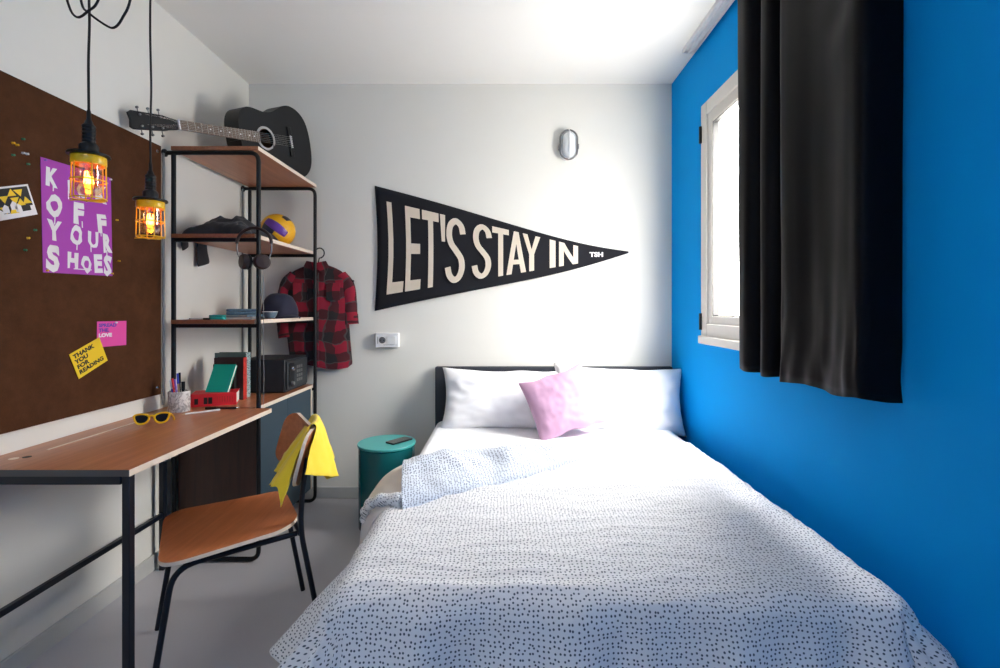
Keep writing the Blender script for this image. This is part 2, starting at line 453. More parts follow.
# window
win = bpy.data.objects.new('window_1', None); COL.objects.link(win); win.location = (XR, (WY0+WY1)/2, WZ0)
win['kind'] = 'structure'; win['label'] = 'white framed window in the blue wall'
def rectframe(mb, y0, y1, z0, z1, w, x0, x1):
    mb.box(x0, x1, y0, y0+w, z0, z1); mb.box(x0, x1, y1-w, y1, z0, z1)
    mb.box(x0, x1, y0+w, y1-w, z0, z0+w); mb.box(x0, x1, y0+w, y1-w, z1-w, z1)
    return mb
rectframe(MB(), WY0-.035, WY1+.035, WZ0-.015, WZ1+.035, .07, XR-.014, XR+.06).build('window_frame', M['winframe'], win, bevel=.004)
rectframe(MB(), WY0+.03, WY1-.02, WZ0+.035, WZ1-.03, .062, XR-.004, XR+.05).build('window_sash', M['winframe'], win, bevel=.004)
rectframe(MB(), WY0+.091, WY1-.081, WZ0+.096, WZ1-.091, .006, XR+.0, XR+.03).build('gasket', M['gasket'], win)
MB().box(XR+.018, XR+.024, WY0+.09, WY1-.08, WZ0+.095, WZ1-.09).build('glass', M['glass'], win, smooth=0)
MB().box(XR-.03, XR+.02, WY0-.04, WY1+.04, WZ0-.055, WZ0-.012).build('window_sill', M['winframe'], win, bevel=.005)
for z in (1.165, 2.185):
    MB().tube([(XR-.02, WY1+.026, z-.045), (XR-.02, WY1+.026, z+.045)], .008, 10).build('hinge', M['black'], win)

# ceiling curtain track
ct = empty('curtain_track', (1.048, 2.0, H), 'white double channel curtain track fixed to the ceiling beside the blue wall', 'curtain track')
tk = MB()
for x0, x1 in ((1.015, 1.021), (1.044, 1.052), (1.076, 1.082)):
    tk.box(x0, x1, YR+.2, 2.71, H-.022, H)
tk.box(1.021, 1.076, YR+.2, 2.71, H-.006, H)
tk.build('rail', M['white'], ct, smooth=0)
MB().box(1.014, 1.083, 2.71, 2.716, H-.023, H).build('end_cap', M['white'], ct, smooth=0)

# ================================================================== CURTAIN
cprof = [(1.075, 2.0), (1.03, 2.005), (.998, 1.99), (.990, 1.95), (1.000, 1.91), (1.055, 1.885), (1.062, 1.865), (1.025, 1.845), (.993, 1.815), (.987, 1.785),
         (1.002, 1.76), (1.058, 1.74), (1.062, 1.725), (1.015, 1.712), (.984, 1.695), (.979, 1.665), (.985, 1.61), (.996, 1.55),
         (.998, 1.50), (.996, 1.455), (.990, 1.41), (.985, 1.37), (.985, 1.335), (.997, 1.318), (1.04, 1.308), (1.095, 1.305)]
cp = catmull([(p[0]-.004, p[1]+(.022 if p[1] > 1.7 else 0), 0) for p in cprof], 8)
def curtain_pt(u, v):
    i = u*(len(cp)-1); k = min(int(i), len(cp)-2); p = cp[k].lerp(cp[k+1], i-k)
    z = .985+(H-.022-.985)*v
    low = (1-v)**2.2
    x, y = p.x, p.y
    # folds gathered a little nearer the wall at the top, fuller at the hem
    x = 1.045+(x-1.045)*(.90+.10*(1-v)) - .004*low
    y = 1.655+(y-1.655)*(1+(.10 if y > 1.655 else .0)*v)
    # drag wrinkle on the near side and hem puckers
    x += .012*math.exp(-((v-.72)/.10)**2)*math.exp(-((u-.80)/.05)**2)*sin(v*40)
    x += .005*low*nz(u*22, v*3)+.003*nz(u*10, v*4)+.006*nz(u*5+3, v*2.2)
    x += .010*math.exp(-((1-v)-1)**2/.012)*nz(u*24+7, v*12)*(1 if u > .5 else .3)
    z += .005*sin(u*30)*(1-v)**4
    return (min(x, 1.094), y, z)
MBc = MB().grid(curtain_pt, 260, 60)
cu = MBc.build('curtain', M['curtain'], solid=.004, smooth=180, fixn=False)
tag(cu, 'black satin curtain hanging in deep folds beside the window', 'curtain')

# ================================================================== CORK BOARD AND PINNED THINGS
CX = XL+.012           # board face
board = empty('pin_board', (XL, 1.5, .825), 'large dark brown cork board on the wall above the desk', 'pin board')
MB().box(XL, CX, .78, 2.31, .825, 2.018).build('cork_panel', M['cork'], board, bevel=.0015)
for (y, z) in ((2.285, .86), (2.285, 1.985)):
    MB().lathe([(0, .004), (.006, .003), (.008, 0)], 16, M_=T(CX, y, z)@RY(pi/2)).build('screw', M['chrome'], board)

def wallM(y, z, rot=0, off=.001):
    """local x -> +Y world (to the right in view), local y -> up, local z -> into the room (+X)"""
    return frame((CX+off, y, z), (0, 1, 0), (0, 0, 1), (1, 0, 0)) @ RZ(rot)

# purple poster
PW, PH = .305, .41
post = empty('poster', (CX, 1.86, 1.37), 'purple poster with dripping white letters pinned to the cork board', 'poster')
PM = wallM(1.8625, 1.575, radians(1.3))
def sheet_prism(mb, w, h, M_, t=.0012, mi=0):
    return mb.box(-w/2, w/2, -h/2, h/2, 0, t, mi, M_)
sheet_prism(MB(), PW, PH, PM).build('poster_sheet', M['purple'], post, smooth=0)
let = MB()
rows = [("KICK", [(.14, .845, .15, .17), (.36, .80, .05, .13), (.55, .80, .15, .15), (.84, .80, .20, .17)]),
        ("OFF", [(.16, .60, .20, .20), (.49, .575, .15, .20), (.84, .52, .15, .19)]),
        ("YOUR", [(.15, .375, .18, .18), (.45, .365, .17, .19), (.70, .34, .16, .16), (.92, .325, .14, .19)]),
        ("SHOES", [(.13, .13, .17, .24), (.39, .125, .16, .15), (.59, .10, .14, .17), (.77, .115, .13, .18), (.92, .105, .12, .21)])]
for word, spots in rows:
    for ch, (cx, cy, w, h) in zip(word, spots):
        vs, fs, asp = text_norm(ch, .06)
        m_ = PM @ T((cx-.5)*PW, (cy-.5)*PH, .0016) @ RZ(random.uniform(-.12, .12))
        let.add([((v[0]-.5)*w*PW+.006*nz(v[0]*3+cx*9, v[1]*3)*1.2, (v[1]-.5)*h*PH+.006*nz(v[0]*3, v[1]*3+cy*7), 0) for v in vs], fs, 0, m_)
        if word != 'SHOES' and random.random() < .8:
            dx = random.uniform(-.3, .3)*w*PW; L = random.uniform(.012, .028)
            let.box(dx-.0022, dx+.0022, -h*PH/2-L, -h*PH/2+.012, 0, .0003, 0, m_)
let.box(-.03, .05, -.187, -.1835, .0013, .0018, 0, PM)
let.build('lettering', M['paperwhite'], post, smooth=0, fixn=False)

def pin(y, z, m_, label, grp='push pins on the cork board'):
    o = empty('push_pin', (CX, y, z), label, 'push pin', grp)
    mb = MB(); mb.lathe([(.004, .001), (.004, .002), (.0022, .003), (.0022, .006), (.0036, .007), (.0038, .0085), (.0, .009)], 12, M_=T(CX, y, z)@RY(pi/2))
    mb.build('pin_head', m_, o)
    return o
def onboard(px, py):
    s_ = (503-px)/1.645
    return 480/s_, CAMZ+(308-py)/s_
def pins(lst, m_, label):
    for px, py in lst:
        y, z = onboard(px, py); pin(y, z, m_, label)
pins([(22, 139)], M['green'], 'green push pin, topmost of the cluster left of the purple poster')
pins([(12, 155)], M['green'], 'green push pin, leftmost of the upper cluster above the yellow and black card')
pins([(27, 164)], M['green'], 'green push pin just above the top edge of the yellow and black card')
pins([(34, 230)], M['green'], 'green push pin, topmost of the three below the yellow and black card')
pins([(24, 250)], M['green'], 'dark green push pin, lowest one below the yellow and black card')
pins([(12, 143)], M['yellow'], 'yellow push pin in the upper cluster, left one of a close pair')
pins([(16, 145)], M['yellow'], 'yellow push pin in the upper cluster, right one of a close pair')
pins([(27, 238)], M['yellow'], 'yellow push pin between two green ones below the yellow and black card')
pins([(116, 220)], M['yellow'], 'yellow push pin on bare cork halfway up right of the purple poster')
pins([(118, 261)], M['yellow'], 'yellow push pin on bare cork near the lower right of the purple poster')
pins([(22, 153)], M['white'], 'white push pin in the upper cluster, left one of a close pair')
pins([(26, 154)], M['white'], 'white push pin in the upper cluster, right one of a close pair')
pins([(109.5, 179.5)], M['white'], 'white push pin at the top right corner of the purple poster')
pins([(46, 270.5)], M['yellow'], 'yellow push pin at the bottom left corner of the purple poster')
pins([(111, 273.5)], M['yellow'], 'yellow push pin at the bottom right corner of the purple poster')
pins([(44, 160)], M['purplepen'], 'purple push pin at the top left corner of the purple poster')
pins([(115, 322.5)], M['white'], 'white push pin at the top of the pink card')

# pink card
pk = empty('card', (CX, 2.02, 1.08), 'pink card with purple and white words pinned on the cork board', 'card')
KM = wallM(2.018, 1.131, radians(-.5))
sheet_prism(MB(), .151, .105, KM).build('card_sheet', M['cardpink'], pk, smooth=0)
def words(lines, size, x, y0, dy, M_, offset=.02, z=.0016, sx=1.0):
    mb = MB()
    for i, l in enumerate(lines):
        vs, fs = text_mesh(l, size, offset*size)
        mb.add([(x+v[0]*sx, y0-i*dy+v[1], z) for v in vs], fs, 0, M_)
    return mb
words(["SPREAD", "THE."], .019, -.068, .030, .020, KM, .05, sx=1.35).build('purple_words', M['inkpurple'], pk, smooth=0, fixn=False)
words(["LOVE"], .020, -.068, -.011, .02, KM, .06, sx=1.35).build('white_word', M['paperwhite'], pk, smooth=0, fixn=False)
# yellow card
yk = empty('card', (CX, 1.904, .97), 'yellow card with black words pinned at a tilt below the pink card', 'card')
KM = wallM(1.904, 1.042, radians(23), .003)
sheet_prism(MB(), .147, .107, KM).build('card_sheet', M['cardyellow'], yk, smooth=0)
words(["THANK", "YOU", "FOR", "READING"], .0225, -.062, .028, .0225, KM, .05, sx=1.25).build('black_words', M['ink'], yk, smooth=0, fixn=False)
# yellow/black pattern card
gk = empty('card', (CX, 1.604, 1.52), 'yellow and black triangle pattern card with white border pinned at left of the purple poster', 'card')
KM = wallM(1.604, 1.592, radians(20))
sheet_prism(MB(), .155, .104, KM).build('card_sheet', M['paperwhite'], gk, smooth=0)
mb = MB(); mb.box(-.071, .071, -.018, .046, .0013, .0016, 0, KM); mb.box(-.071, .060, -.034, -.018, .0013, .0016, 0, KM)
mb.build('black_print', M['ink'], gk, smooth=0, fixn=False)
mb = MB()
for i, (x, y, a) in enumerate([(.035, .028, 0), (.055, .0, 1), (.008, .03, 1), (-.02, .012, 0), (-.045, .034, 0), (-.06, -.008, 1), (-.03, -.022, 0), (.0, -.026, 1), (.03, -.004, 1), (.015, .004, 0)]):
    k = .017*(1 if a else -1)
    mb.add([(x-.016, y-k*.6, .0019), (x+.016, y-k*.6, .0019), (x+.003*(-1)**i, y+k*.8, .0019)], [(0, 1, 2)], 0, KM)
mb.build('yellow_print', M['cardyellow'], gk, smooth=0, fixn=False)
mb = MB()
for i, (x, y) in enumerate([(-.05, -.034), (-.028, -.02), (.002, -.012), (.016, -.022)]):
    mb.add([(x-.01, y-.012, .0021), (x+.012, y-.012, .0021), (x+.012, y+.008, .0021), (x+.002, y+.016, .0021), (x-.01, y+.004, .0021)], [(0, 1, 2, 3, 4)], 0, KM)
mb.build('white_print', M['paperwhite'], gk, smooth=0, fixn=False)

# ================================================================== DESK
DZ, DX, DY0, DY1 = .754, -1.119, 1.437, 2.322
desk = empty('desk', (-1.38, 1.88, 0), 'long red brown desk with pale edge on black steel legs against the left wall', 'desk')
mb = MB(); mb.box(XL+.004, DX, DY0, DY1, DZ-.02, DZ)
o = mb.build('desktop', [M['wood'], M['edge'], M['edgedark']], desk, smooth=0)
for p in o.data.polygons:
    if p.normal.x > .9: p.material_index = 1
    if p.normal.y < -.9: p.material_index = 2
MB().box(-1.562, -1.553, 1.64, 2.06, DZ-.001, DZ+.0012).build('pencil_groove', M['edge'], desk, smooth=0)
MB().lathe([(.0, DZ+.0008), (.013, DZ+.0008), (.013, DZ-.002)], 24, M_=T(-1.575, 1.545, 0)).build('cable_hole', M['edge'], desk)
MB().lathe([(.0, DZ+.0008), (.012, DZ+.0008), (.012, DZ-.002)], 24, M_=T(-1.549, 1.562, 0)).build('cable_hole', M['ink'], desk)
lw = .023
def sqleg(x, y): return MB().box(x-lw/2, x+lw/2, y-lw/2, y+lw/2, 0, DZ-.02)
for (x, y) in ((DX-.018, DY0+.02), (XL+.045, DY0+.02), (XL+.045, 2.275)):
    sqleg(x, y).build('leg', M['navysteel'], desk, bevel=.002)
mb = MB(); z0, z1 = DZ-.048, DZ-.0201
mb.box(XL+.06, DX-.033, DY0+.008, DY0+.032, z0, z1)
mb.box(XL+.033, XL+.057, DY0+.035, 2.26, z0, z1)
mb.build('top_frame', M['navysteel'], desk, bevel=.002)
MB().box(XL+.038, XL+.056, DY0+.034, 2.261, .25, .272).build('stretcher', M['navysteel'], desk, bevel=.002)

# ================================================================== SHELF UNIT
FX0, FX1, FY0, FY1 = -1.609, -1.194, 2.345, 3.05
PR = .0105
unit = empty('shelving_unit', (-1.4, 2.7, 0), 'tall open shelving unit of black tubes with brown shelves and a closed cabinet below', 'shelving unit')
def tubeframe(y):
    P = [(XL+.004, y, 1.997), (FX1, y, 1.997), (FX1, y, .013), (FX0, y, .013)]
    mb = MB(); mb.tube(fillet(P, .045, 6), PR, 12)
    mb.tube([(FX0, y, .012), (FX0, y, 1.99)], PR, 12)
    mb.lathe([(.0, 0), (.019, 0), (.019, .008), (.012, .014)], 16, M_=T(XL+.0005, y, 1.997)@RY(pi/2))
    return mb
for y in (FY0, FY1): tubeframe(y).build('tube_frame', M['black'], unit)
for z in (1.571, 1.152, .725):
    for y in (FY0, FY1):
        MB().box(FX0, FX1, y-.008, y+.008, z-.009, z+.009).build('shelf_rail', M['black'], unit)
for y in (FY0-.02, FY1-.02):
    MB().tube([(XL+.012, y, .77), (XL+.012, y, 1.99)], .005, 8).build('wall_rod', M['greymetal'], unit)
def shelf_board(z, x1, name='shelf', th=.019):
    mb = MB(); mb.box(FX0-.005, x1, FY0-.012, FY1+.012, z-th, z)
    o = mb.build(name, [M['wood'], M['edge']], unit, smooth=0)
    for p in o.data.polygons:
        if p.normal.x > .9: p.material_index = 1
    return o
shelf_board(2.026, FX1+.004); 
for z in (1.600, 1.181):
    shelf_board(z, FX1-PR-.002)
mb = MB(); mb.box(XL+.002, FX1-.012, FY0-.012, FY1+.012, DZ-.02, DZ)
o = mb.build('cabinet_top', [M['wood'], M['edge']], unit, smooth=0)
for p in o.data.polygons:
    if p.normal.x > .9: p.material_index = 1
MB().box(FX0+.014, FX1-.016, FY0+.012, FY0+.03, .10, DZ-.02).build('side_panel', M['wooddark'], unit, bevel=.001)
MB().box(FX0+.014, FX1-.016, FY1-.03, FY1-.012, .10, DZ-.02).build('side_panel', M['teal_dark'], unit, bevel=.001)
MB().box(FX0+.014, FX1-.03, FY0+.03, FY1-.03, .10, .12).build('cabinet_base', M['wooddark'], unit)
ym = (FY0+FY1)/2
for a, b_ in ((FY0+.031, ym-.0015), (ym+.0015, FY1-.031)):
    d_ = MB().box(FX1-.034, FX1-.016, a, b_, .101, DZ-.022).build('cabinet_door', M['teal_dark'], unit, bevel=.0015)
MB().box(FX1-.016, FX1-.0125, FY1-.031, FY1-.020, .10, DZ-.02).build('edge_strip', M['edge'], unit, smooth=0)

# ================================================================== GUITAR
G = 1.05
tail = Vector((-1.218, 3.035, 0)); hd = Vector((-1.586, 2.055, 0))
hor = (hd-tail).normalized(); sl = radians(11.6)
Ld = Vector((hor.x*cos(sl), hor.y*cos(sl), -sin(sl)))
nrm = Vector((-hor.y, hor.x, 0)); 
if nrm.x < 0: nrm = -nrm
Wd = nrm.cross(Ld)
if Wd.z < 0: Wd = -Wd
half = [(0, 0), (.002, .05), (.012, .105), (.035, .150), (.07, .180), (.11, .196), (.15, .199), (.19, .188), (.23, .166), (.265, .148), (.30, .139), (.335, .138), (.37, .143), (.405, .147), (.44, .143), (.47, .124), (.49, .09), (.499, .045), (.50, 0)]
hc = catmull([(a, b_, 0) for a, b_ in half], 4)
outl = [(p.x*G, max(p.y, 0)*G) for p in hc]+[(p.x*G, -max(p.y, 0)*G) for p in reversed(hc[1:-1])]
def gm(zt): return frame((tail.x, tail.y, zt), Ld, Wd, nrm) if Ld.cross(Wd).dot(nrm) > 0 else frame((tail.x, tail.y, zt), Ld, Wd, nrm)
lowest = min((gm(0) @ Vector((a, b_, c))).z for a, b_ in outl for c in (0, -.105))
GM = gm(2.0275-lowest)
gt = empty('guitar', (-1.33, 2.75, 2.026), 'matt black acoustic guitar lying on its side on the top shelf', 'guitar')
# body as hollow-looking shell: side band, back plate, and a top plate with the sound hole
holec, holer = .335*G, .052
bm = bmesh.new()
vo = [bm.verts.new(GM @ Vector((a, b_, 0))) for a, b_ in outl]
vi = [bm.verts.new(GM @ Vector((holec+holer*cos(2*pi*k/32), holer*sin(2*pi*k/32), 0))) for k in range(32)]
eo = [bm.edges.new((vo[i], vo[(i+1) % len(vo)])) for i in range(len(vo))]
ei = [bm.edges.new((vi[i], vi[(i+1) % 32])) for i in range(32)]
bmesh.ops.triangle_fill(bm, edges=eo+ei, use_beauty=True)
vb = [bm.verts.new(GM @ Vector((a, b_, -.105))) for a, b_ in outl]
n_ = len(vo)
for i in range(n_): bm.faces.new((vo[i], vo[(i+1) % n_], vb[(i+1) % n_], vb[i]))
bm.faces.new(vb)
bmesh.ops.recalc_face_normals(bm, faces=bm.faces)
me = bpy.data.meshes.new('body'); bm.to_mesh(me); bm.free(); me.materials.append(M['guitar'])
me.polygons.foreach_set('use_smooth', [True]*len(me.polygons)); me.set_sharp_from_angle(angle=radians(45))
o = bpy.data.objects.new('body', me); COL.objects.link(o); o.parent = gt; o.matrix_parent_inverse = gt.matrix_basis.inverted()
md = o.modifiers.new('bevel', 'BEVEL'); md.width = .004; md.segments = 2; md.limit_method = 'ANGLE'; md.angle_limit = radians(60)
MB().lathe([(.0, -.09), (.12, -.09)], 32, M_=GM@T(holec, 0, 0)).build('inside_back', M['mahog'], gt)
mb = MB(); mb.lathe([(holer, .0002), (holer, .0012), (holer+.013, .0012), (holer+.013, .0002)], 40, M_=GM@T(holec, 0, 0), cap=False)
mb.build('rosette', M['rosette'], gt)
# neck
nk = MB()
nj, nut = .47*G, .822*G
def npt(t, s_): return (nj+(nut-nj)*t, s_*(.030-.007*t))
nv = []
for k in range(9):
    t = k/8
    for q in range(9):
        a = pi*q/8
        hw = .029-.007*t
        nv.append((nj+(nut-nj)*t, hw*cos(a), -.024*sin(a)+.001))
nf = []
for k in range(8):
    for q in range(8): nf.append((k*9+q, k*9+q+1, (k+1)*9+q+1, (k+1)*9+q))
    nf.append((k*9+8, k*9, (k+1)*9, (k+1)*9+8))
nf += [tuple(range(9)), tuple(8*9+i for i in reversed(range(9)))]
nk.add(nv, nf, 0, GM); nk.box(.45*G, .505*G, -.028, .028, -.075, -.012, 0, GM)
nk.build('neck', M['guitar'], gt)
fb0 = .385*G
MB().prism([(fb0, -.029), (nut, -.0225), (nut, .0225), (fb0, .029)], .0015, .008, 0, GM).build('fretboard', M['fret'], gt, bevel=.001)
fr = MB(); bridge = .165*G; scale_ = nut-bridge
for k in range(1, 20):
    x = nut-scale_*(1-2**(-k/12))
    fr.box(x-.0009, x+.0009, -.0225-.0065*(nut-x)/(nut-fb0), .0225+.0065*(nut-x)/(nut-fb0), .008, .0092, 0, GM)
fr.build('frets', M['chrome'], gt, smooth=0)
for k in (3, 5, 7, 9, 12, 15, 17):
    x = nut-scale_*(1-(2**(-k/12)+2**(-(k-1)/12))/2)
    MB().lathe([(.0, .0086), (.0038, .0086), (.0038, .008)], 10, M_=GM@T(x, 0, 0)).build('inlay_dot', M['paperwhite'], gt)
MB().box(nut, nut+.006, -.0225, .0225, .001, .011, 0, GM).build('nut', M['paperwhite'], gt)
HM = GM @ T(nut+.006, 0, 0) @ RY(radians(9))
hp = [(0, -.022), (.03, -.026), (.06, -.034), (.185, -.039), (.197, -.030), (.192, 0), (.197, .030), (.185, .039), (.06, .034), (.03, .026), (0, .022)]
MB().prism(hp, -.014, .003, 0, HM).build('headstock', M['guitar'], gt, bevel=.0015)
for s_ in (-1, 1):
    for k in range(3):
        x = .07+.042*k
        tn = MB(); tn.tube([(x, s_*.024, .003), (x, s_*.024, .011)], .0045, 10, M_=HM)
        tn.tube([(x, s_*.036, -.006), (x, s_*.050, -.006)], .0022, 8, M_=HM)
        tn.lathe([(0, -.008), (.005, -.005), (.006, 0), (.005, .005), (0, .008)], 12, M_=HM@T(x, s_*.056, -.006))
        tn.build('tuning_peg', M['greymetal'], gt)
MB().prism([(bridge-.016, -.085), (bridge+.012, -.085), (bridge+.012, -.03), (bridge+.016, 0), (bridge+.012, .03), (bridge+.012, .085), (bridge-.016, .085)], .0006, .009, 0, GM).build('bridge', M['black'], gt, bevel=.002)
MB().box(bridge-.001, bridge+.002, -.036, .036, .009, .0125, 0, GM).build('saddle', M['paperwhite'], gt, smooth=0)
st = MB()
for k in range(6):
    a = -.027+.0108*k; b2 = -.018+.0072*k
    st.tube([(bridge, a, .0122), (nut, b2, .0112)], .0007, 5, M_=GM)
    st.tube([(nut, b2, .0112), (nut+.07+.042*(k % 3), (-1 if k < 3 else 1)*.022, .008)], .0006, 4, M_=GM)
st.build('strings', M['chrome'], gt)
pg = MB()
for k in range(6): pg.lathe([(.0036, .009), (.0036, .011), (0, .0125)], 8, M_=GM@T(bridge-.009, -.030+.012*k, 0))
pg.build('bridge_pins', M['paperwhite'], gt)
MB().prism([(holec-.05, -.02), (holec-.055, -.06), (holec-.02, -.10), (holec+.02, -.105), (holec+.045, -.075), (holec+.055, -.035), (holec+.045, -.052), (holec+.0, -.068), (holec-.04, -.05)], .0004, .0014, 0, GM).build('pickguard', M['black'], gt)

# ================================================================== THINGS ON THE SHELVES
# volleyball
bc = Vector((-1.345, 2.865, 1.600+.100)); R_ = .099
ball = empty('volleyball', (bc.x, bc.y, 1.600), 'yellow volleyball with purple panels on the second shelf', 'ball')
vol = MB()
_d = Vector((.30, -.90, .12)).normalized(); _r = Vector((.90, .42, 0)).normalized(); _u = _d.cross(_r)
if _u.z < 0: _u = -_u
_y = (_r*cos(radians(-38))+_u*sin(radians(-38))); _y = (_y-_d*_y.dot(_d)).normalized()
_z = _d.cross(_y)
if _z.z < 0: _z = -_z
RB = Matrix((( _d.x, _y.x, _z.x), (_d.y, _y.y, _z.y), (_d.z, _y.z, _z.z)))
n_ = 48
def cube_sphere(mb):
    for ax in range(3):
        for sg in (-1, 1):
            K = 24
            for i in range(K):
                for j in range(K):
                    quad = []
                    for (a, b_) in ((i, j), (i+1, j), (i+1, j+1), (i, j+1)):
                        u = math.tan((a/K-.5)*pi/2); v = math.tan((b_/K-.5)*pi/2)
                        p = [0, 0, 0]; p[ax] = sg; p[(ax+1) % 3] = u; p[(ax+2) % 3] = v
                        quad.append(p)
                    mid = (j+.5)/K
                    stripe = 0 if mid < 1/3 else (1 if mid < 2/3 else 0)
                    mi = 0
                    if stripe == 1 and ax == 0: mi = 1
                    if stripe == 1 and ax == 2 and sg == 1: mi = 2
                    if ax == 2 and sg == -1 and stripe == 1: mi = 2
                    if ax == 0 and sg == 1 and mid < 1/3 and i < 14: mi = 2
                    vs = []
                    for (a, b_), q in zip(((i, j), (i+1, j), (i+1, j+1), (i, j+1)), quad):
                        v_ = Vector(q).normalized()
                        seam = min(abs(b_-8), abs(b_-16), b_, 24-b_)
                        seam2 = min(a, 24-a)
                        v_ = v_*(R_-(.0022 if (seam == 0 or seam2 == 0) else 0))
                        vs.append(bc+RB@v_)
                    mb.add(vs, [(0, 1, 2, 3)], mi)
cube_sphere(vol)
vol.build('panels', [M['ball_y'], M['ball_p'], M['ball_d']], ball, weld=True, smooth=60)

# black folded garment on second shelf (lump on top, sleeves over the wall side edge)
gar = empty('folded_jacket', (-1.45, 2.6, 1.600), 'black garment lying crumpled on the second shelf with a sleeve hanging down', 'clothing')
def lump(u, v):
    a = u*2-1; b_ = v*2-1
    x = -1.435+a*.160+.012*nz(b_*4, a*2); y = 2.57+b_*.19+.015*nz(a*3+5, b_*2)
    e = max(0, 1-abs(a)**3.0)*max(0, 1-abs(b_)**2.6)
    z = 1.6015+.125*(e**.45)*(.72+.35*nz(a*1.7+3, b_*2.2)+.12*nz(a*6, b_*6, 4)) + .004
    return (x, y, z)
mb = MB().grid(lump, 40, 40)
mb.grid(lambda u, v: (lump(u, v)[0], lump(u, v)[1], 1.6012), 40, 40)
mb.build('folded_body', M['blackcloth'], gar, smooth=80)
sv = MB()
def slv(y, w, z1, ph):
    def f(u, v):
        t = u*2*pi
        ww = w*(.7+.3*v)*(1 if v < .93 else .9)
        th_ = .011+.004*sin(v*9+ph)
        return (-1.634+.0+th_*sin(t)*.9, y+.10*v*0+ww*cos(t)/1.0+.02*v, 1.612-(1.612-z1)*v+ .014*cos(t)*v)
    return f
sv.grid(slv(2.60, .052, 1.475, 0), 24, 12); sv.build('hanging_sleeve', M['blackcloth'], gar, smooth=80)
s2 = MB().grid(slv(2.45, .025, 1.545, 2), 24, 8); s2.build('hanging_sleeve', M['blackcloth'], gar, smooth=80)

# headphones hung at the near front corner of the second shelf
hx, hy = -1.196, 2.314
hp_ = empty('headphones', (hx, hy, 1.46), 'dark brown over ear headphones hanging at the corner of the second shelf', 'headphones')
arc = []
for k in range(25):
    a = pi*k/24
    arc.append((hx+.083*cos(a), hy-.006, 1.548+.076*sin(a)))
MB().tube(arc, .0075, 10).build('headband', M['brownleather'], hp_)
for s_ in (-1, 1):
    MB().tube(catmull([(hx+s_*.083, hy-.006, 1.548), (hx+s_*.082, hy-.006, 1.51), (hx+s_*.066, hy-.006, 1.468)], 6), .0035, 8).build('arm', M['greymetal'], hp_)
    cm = T(hx+s_*.040, hy-.012, 1.461) @ RZ(radians(-50*s_)) @ RY(radians(90*s_))
    c_ = MB(); c_.lathe([(0, .022), (.030, .020), (.037, .012), (.038, 0), (.036, -.006)], 24, M_=cm)
    cup = c_.build('ear_cup', M['brownleather'], hp_)
    c2_ = MB(); c2_.lathe([(.036, -.006), (.038, -.012), (.034, -.020), (.022, -.020), (.020, -.010), (0, -.010)], 24, M_=cm)
    c2_.build('ear_pad', M['black'], cup)
MB().tube(catmull([(hx+.045, hy-.01, 1.425), (hx+.046, hy-.008, 1.3), (hx+.044, hy-.006, 1.1), (hx+.047, hy-.008, .9), (hx+.045, hy-.008, .775)], 8), .0014, 6).build('cable', M['greycloth'], hp_)

# navy knitted cap
cap = empty('cap', (-1.30, 2.76, 1.181), 'navy blue cap with a short peak on the third shelf', 'cap')
cc = Vector((-1.302, 2.80, 1.181))
def dome(u, v):
    t = u*2*pi; ph = v*pi/2
    r = cos(ph)**.62
    pk_ = 1+.04*nz(cos(t)*2, sin(t)*2, v*3)
    return (cc.x+.098*r*cos(t)*pk_, cc.y+.108*r*sin(t)*pk_, cc.z+.002+.140*sin(ph)**.9*(1+.05*nz(cos(t), sin(t), 8)))
MB().grid(dome, 48, 20).build('crown', M['navycloth'], cap, smooth=80)
def peak(u, v):
    a = radians(-45+90*u); r0 = .094; r1 = .145-.02*abs(u-.5)*2*1.6
    r = r0+(r1-r0)*v
    d_ = radians(-30)
    return (cc.x+r*cos(a+d_)*.98, cc.y+r*sin(a+d_), cc.z+.018-.014*v-.010*(abs(u-.5)*2)**2*v+.004)
MB().grid(peak, 24, 6).build('peak', M['navycloth'], cap, smooth=80, solid=.004)
MB().lathe([(0, .004), (.006, .002), (.007, 0)], 12, M_=T(cc.x, cc.y, 1.322)).build('button', M['navycloth'], cap)

# small things on third shelf
Z3 = 1.181
def slab_book(name, x, y, z, w, l, t, rot, cover, label, cat, group=None, M_=None, pages=True):
    """flat lying book: w across x, l along y"""
    o = empty(name, (x, y, z), label, cat, group)
    m_ = T(x, y, z) @ RZ(rot) if M_ is None else M_
    mb = MB(); c_ = .0022
    mb.box(-w/2, w/2, -l/2, l/2, 0, c_, 0, m_); mb.box(-w/2, w/2, -l/2, l/2, t-c_, t, 0, m_); mb.box(w/2-c_, w/2, -l/2, l/2, c_, t-c_, 0, m_)
    mb.build('cover', cover, o, bevel=.0008)
    if pages: MB().box(-w/2+.003, w/2-c_-.0005, -l/2+.003, l/2-.003, c_, t-c_, 0, m_).build('pages', M['pages'], o, smooth=0)
    return o
slab_book('magazine', -1.40, 2.56, Z3+.0005, .20, .25, .012, radians(8), M['greycloth'], 'grey magazine at the bottom of the small pile on the third shelf', 'magazine', 'magazines on the third shelf')
slab_book('magazine', -1.385, 2.57, Z3+.013, .20, .22, .010, radians(-9), M['bluegrey'], 'blue grey magazine in the middle of the small pile on the third shelf', 'magazine', 'magazines on the third shelf')
gc = empty('glasses_case', (-1.39, 2.57, Z3+.0235), 'blue grey glasses case on top of the magazine pile on the third shelf', 'glasses case')
gm_ = T(-1.39, 2.57, Z3+.0235) @ RZ(radians(20))
def capsule(mb, L, w, h, m_, z0=0, z1=1):
    mb.prism(rrect(-L/2, L/2, -w/2, w/2, w*.45, 8), h*z0, h*z1, 0, m_); return mb
capsule(MB(), .16, .065, .030, gm_, 0, .5).build('lower_shell', M['bluegrey'], gc, bevel=.005)
capsule(MB(), .16, .065, .030, gm_, .52, 1).build('lid', M['bluegrey'], gc, bevel=.007)
